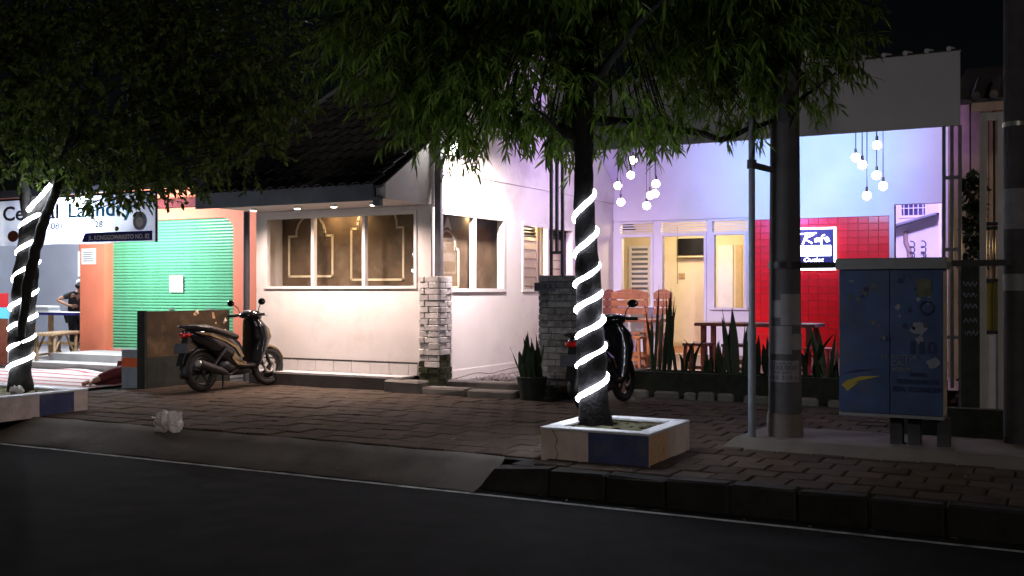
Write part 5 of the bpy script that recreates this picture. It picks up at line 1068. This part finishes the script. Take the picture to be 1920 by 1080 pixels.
m = MB(); m.poly([tuple(pa_(.24, -.07, 1.625)), tuple(pa_(.34, -.05, 1.60)), tuple(pa_(.36, 0, 1.597)), tuple(pa_(.34, .05, 1.60)), tuple(pa_(.24, .07, 1.625))], (0, 0, .012)); m.build('cap_peak', 'cap_grey', pe)
m = MB(); m.sphere(tuple(pa_(.12, 0, 1.56)), .088, 12, 8, .8, 1.05, .8); m.build('hair', 'hair', pe)
for sg in (-1, 1):
    m = MB(); m.sphere(tuple(pa_(.268, .034 * sg, 1.572)), .010, 8, 6); m.build('eye', 'ink', pe); m = MB(); m.sphere(tuple(pa_(.19, .092 * sg, 1.555)), .022, 8, 6, .7, .5, 1.3); m.build('ear', 'skin', pe)
m = MB(); m.tube([tuple(pa_(.262, -.022, 1.507)), tuple(pa_(.268, 0, 1.505)), tuple(pa_(.262, .022, 1.507))], .006, 6); m.build('mouth', 'cloth_maroon', pe)
# sleeping person on the mat, mostly hidden behind the striped box
lb = V(-12.92, 10.72, .03); ls = thing('person', 'person in maroon trousers lying asleep on the striped mat', 'person', tuple(lb)); la_ = lambda x, y, z: V(lb.x + x, lb.y + y, z)
J = {'pelvis': (la_(-.02, .86, .17), (.13, .12)), 'waist': (la_(-.02, 1.04, .155), (.12, .11)), 'chest': (la_(-.03, 1.26, .17), (.145, .115)), 'neck0': (la_(-.03, 1.42, .16), .07), 'neck': (la_(-.03, 1.48, .15), .055), 'jaw': (la_(-.02, 1.55, .14), (.06, .064)), 'head': (la_(-.02, 1.64, .14), (.08, .092)), 'crown': (la_(-.03, 1.72, .14), (.06, .062)), 'nose': (la_(.07, 1.60, .15), .013),
     'us': (la_(-.01, 1.38, .27), .058), 'ue': (la_(.06, 1.12, .30), .042), 'uw': (la_(.13, .92, .20), .030), 'ds': (la_(.02, 1.38, .09), .055), 'de': (la_(.16, 1.30, .06), .042), 'dw': (la_(.15, 1.52, .055), .030),
     'uh': (la_(.0, .78, .20), .092), 'uk': (la_(.10, .44, .20), .064), 'ua': (la_(.03, .10, .085), .042), 'ut': (la_(.13, -.02, .065), .034), 'dh': (la_(.0, .78, .11), .085), 'dk': (la_(.02, .44, .085), .060), 'da': (la_(-.10, .10, .065), .040), 'dt': (la_(-.02, -.02, .055), .032)}
E_ = [('pelvis', 'waist'), ('waist', 'chest'), ('chest', 'neck0'), ('neck0', 'neck'), ('neck', 'jaw'), ('jaw', 'head'), ('head', 'crown'), ('head', 'nose'), ('chest', 'us'), ('us', 'ue'), ('ue', 'uw'), ('chest', 'ds'), ('ds', 'de'), ('de', 'dw'), ('pelvis', 'uh'), ('uh', 'uk'), ('uk', 'ua'), ('ua', 'ut'), ('pelvis', 'dh'), ('dh', 'dk'), ('dk', 'da'), ('da', 'dt')]
fingers(J, E_, 'uw', la_(.15, .84, .155), V(.2, -1, -.3), V(1, .2, 0), 'U', V(0, 0, -1)); fingers(J, E_, 'dw', la_(.13, 1.60, .055), V(-.2, 1, 0), V(1, 0, 0), 'D', V(-1, 0, 0))
skin_ops_safe('body', J, E_, 'skin', ls)
S = {k: g(k, .02) for k in ('waist', 'pelvis', 'chest', 'us', 'ds')}; S['u2'] = (la_(.03, 1.24, .29), .062); S['d2'] = (la_(.10, 1.34, .075), .058)
skin_ops_safe('shirt', S, [('waist', 'pelvis'), ('waist', 'chest'), ('chest', 'us'), ('us', 'u2'), ('chest', 'ds'), ('ds', 'd2')], 'cloth_blue', ls)
T = {k: g(k, .022) for k in ('pelvis', 'uh', 'uk', 'dh', 'dk')}; T['ua'] = (la_(.045, .18, .11), .066); T['da'] = (la_(-.075, .18, .075), .06)
skin_ops_safe('trousers', T, [('pelvis', 'uh'), ('uh', 'uk'), ('uk', 'ua'), ('pelvis', 'dh'), ('dh', 'dk'), ('dk', 'da')], 'cloth_maroon', ls)
m = MB(); m.sphere(tuple(la_(-.045, 1.69, .145)), .10, 12, 8, .95, 1, 1.0); m.build('hair', 'hair', ls)

# ------------------------------------------------------------------ terrace furniture
FZ = .20
def table(x0, x1, y0, y1, z, label, mt='wood_red'):
    o = thing('table', label, 'table', ((x0 + x1) / 2, (y0 + y1) / 2, FZ), group='terrace tables'); MB().bbox(x0, x1, y0, y1, z - .05, z, .008).build('table_top', mt, o)
    MB().box(x0 - .004, x1 + .004, y0 - .006, y0 - .001, z - .045, z - .012).build('edge_strip', 'wood_red', o)
    for x in (x0 + .08, x1 - .15):
        for y in (y0 + .06, y1 - .13): MB().box(x, x + .07, y, y + .07, FZ, z - .051).build('leg', mt, o)
    MB().box(x0 + .16, x1 - .16, (y0 + y1) / 2 - .03, (y0 + y1) / 2 + .03, FZ + .12, FZ + .19).build('stretcher', mt, o)
table(-7.15, -6.12, 16.6, 17.3, .96, 'long wooden table seen right of the lit tree trunk', 'wood_orange'); table(-5.02, -3.2, 15.4, 16.1, .96, 'dark red table in front of the red tiled wall')
def stool(x, y, label, h=.50, mt='wood_red'):
    o = thing('stool', label, 'stool', (x, y, FZ), group='terrace stools'); MB().bbox(x - .19, x + .19, y - .17, y + .17, FZ + h - .04, FZ + h, .006).build('seat', mt, o)
    for sx in (-1, 1):
        for sy in (-1, 1): m = MB(); m.bar((x + sx * .15, y + sy * .13, FZ + h - .04), (x + sx * .17, y + sy * .15, FZ), .045, .045); m.build('leg', mt, o)
        m = MB(); m.bar((x + sx * .16, y - .14, FZ + .14), (x + sx * .16, y + .14, FZ + .14), .03, .05); m.build('stretcher', mt, o)
    MB().box(x - .15, x + .15, y - .15, y - .12, FZ + .10, FZ + .15).build('stretcher', mt, o)
stool(-6.3, 16.1, 'orange brown stool at the near end of the long wooden table', .50, 'wood_orange'); stool(-4.78, 14.85, 'dark stool in front of the dark red table, left side', .48); stool(-4.2, 14.85, 'dark stool in front of the dark red table, hidden by leaves', .48)
stool(-3.05, 14.9, 'small red stool right of the concrete pole under the red wall', .45, 'red_plastic'); stool(-2.55, 15.0, 'small red stool beside the blue cabinet under the red wall', .45, 'red_plastic')
def bench(x0, x1, y, label, mt):
    o = thing('slat_back_bench', label, 'bench', ((x0 + x1) / 2, y, FZ), group='slat back benches'); MB().bbox(x0, x1, y - .42, y - .02, FZ + .43, FZ + .47, .006).build('seat', mt, o)
    for k in range(3): MB().box(x0, x1, y + .0, y + .03, FZ + .80 + k * .145, FZ + .92 + k * .145).build('back_slat', mt, o)
    m = MB(); m.poly([(x0, y + .001, FZ + 1.212)] + [(x0 + (x1 - x0) * f, y + .001, FZ + 1.212 + .07 * math.sin(math.pi * f)) for f in np.linspace(.02, .98, 9)] + [(x1, y + .001, FZ + 1.212)], (0, .027, 0)); m.build('crest_rail', mt, o)
    for x in (x0 + .03, x1 - .09):
        MB().box(x, x + .06, y + .031, y + .075, FZ, FZ + 1.19).build('rear_leg', mt, o); MB().box(x, x + .06, y - .40, y - .34, FZ, FZ + .429).build('front_leg', mt, o)
bench(-7.72, -6.98, 18.6, 'slat back wooden bench under the cafe window left of the door', 'wood_orange'); bench(-8.02, -7.78, 18.9, 'end of a brown wooden bench just right of the tree trunk', 'wood_red')
bench(-6.86, -6.5, 18.6, 'orange wooden chair back standing beside the cafe door', 'wood_orange')

# ------------------------------------------------------------------ right hand side: gate, hedge, neighbour
nb = thing('neighbour_house', 'dim neighbouring house with beige ribbed wall and tiled eaves at right', 'house', (-.2, 16.2, 0))
for k in range(19): MB().bbox(-1.47 + k * .15, -1.335 + k * .15, 16.0 - .02 * (k % 2), 16.1, -.02, 4.1, .004).build('wall_board', 'beige_panel', nb)
MB().box(-1.47, 1.6, 16.101, 16.2, -.02, 4.1).build('wall', 'beige_panel', nb)
MB().poly([(-1.36, 15.2, 4.02), (-1.36, 17.6, 4.9), (-1.36, 17.6, 4.84), (-1.36, 15.2, 3.95)], (3.16, 0, 0)).build('roof', 'roof_tile', nb)
for k in range(12): m = MB(); x = -1.05 + k * .22; m.tube([(x, 15.15, 4.05), (x, 16.2, 4.44)], .06, 6); m.build('roof_tile', 'roof_tile', nb)
MB().box(-1.1, 1.8, 15.18, 15.22, 3.85, 3.96).build('eave_board', 'beige_panel', nb)
gt = thing('metal_gate', 'pale metal gate with narrow warm lit panes beside the right hand pole', 'gate', (-.7, 13.2, 0))
m = MB(); m.box(-.87, -.80, 13.15, 13.25, -.02, 3.5); m.box(-.68, -.62, 13.15, 13.25, -.02, 3.5); m.box(.2, .26, 13.15, 13.25, -.02, 3.5); m.box(-.80, .2, 13.16, 13.24, 3.42, 3.5); m.build('frame', 'gate_white', gt)
for z in (.95, 1.55, 2.15, 2.2): MB().box(-.799, -.681, 13.17, 13.23, z, z + .04).build('cross_bar', 'dark_metal', gt)
MB().box(-.799, -.681, 13.18, 13.22, .04, .949).build('lower_panel', 'gate_white', gt)
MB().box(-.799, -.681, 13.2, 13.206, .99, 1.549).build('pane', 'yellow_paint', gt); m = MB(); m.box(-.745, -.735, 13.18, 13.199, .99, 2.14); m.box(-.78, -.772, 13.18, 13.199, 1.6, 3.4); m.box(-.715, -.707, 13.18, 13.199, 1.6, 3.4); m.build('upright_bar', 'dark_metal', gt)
pl = thing('porch_lamp', 'warm porch lamp behind the pale gate', 'lamp', (-.62, 14.6, 2.2)); m = MB(); m.sphere((-.45, 14.6, 2.0), .07, 10, 8); m.build('globe', 'porch', pl); light('POINT', pl, (-.45, 14.5, 2.0), 14, (1, .62, .28), size=.08); MB().box(-.47, -.43, 14.6, 15.98, 2.06, 2.1).build('arm', 'dark_metal', pl)
hd = thing('clipped_hedge', 'dark clipped column hedge between the canopy post and the gate', 'hedge', (-.97, 13.7, 0)); m = MB(); m.tube([(-.97, 13.7, 0), (-.97, 13.7, .25)], .04, 6); m.build('stem', 'bark', hd)
hp = np.column_stack([rng.uniform(-1.08, -.86, 1600), rng.uniform(13.5, 13.95, 1600), rng.uniform(.15, 2.85, 1600)]); hdv = rng.normal(0, 1, (1600, 3)); hdv /= np.linalg.norm(hdv, axis=1)[:, None]
me = leaves_mesh('foliage', 'blade', hp - np.array(ORG[hd]), hdv, np.full(1600, .10), np.full(1600, .05), .1); o = bpy.data.objects.new('foliage', me); COL.objects.link(o); o.parent = hd
bw2 = thing('graffiti_wall', 'grey wall strip with white graffiti right of the blue cabinet', 'wall', (-.95, 12.6, 0)); MB().box(-1.02, -.84, 12.55, 12.70, -.02, 1.75).build('wall', 'green_black', bw2)
for (z, x0) in ((1.52, -1.0), (1.40, -1.0), (1.28, -.99), (1.12, -1.0), (.98, -.98)):
    m = MB(); m.tube([(x0 + .14 * t, 12.546, z + .03 * math.sin(t * 19 + z * 9)) for t in np.linspace(0, 1, 14)], .006, 5); m.build('graffiti', 'scrap_white', bw2)
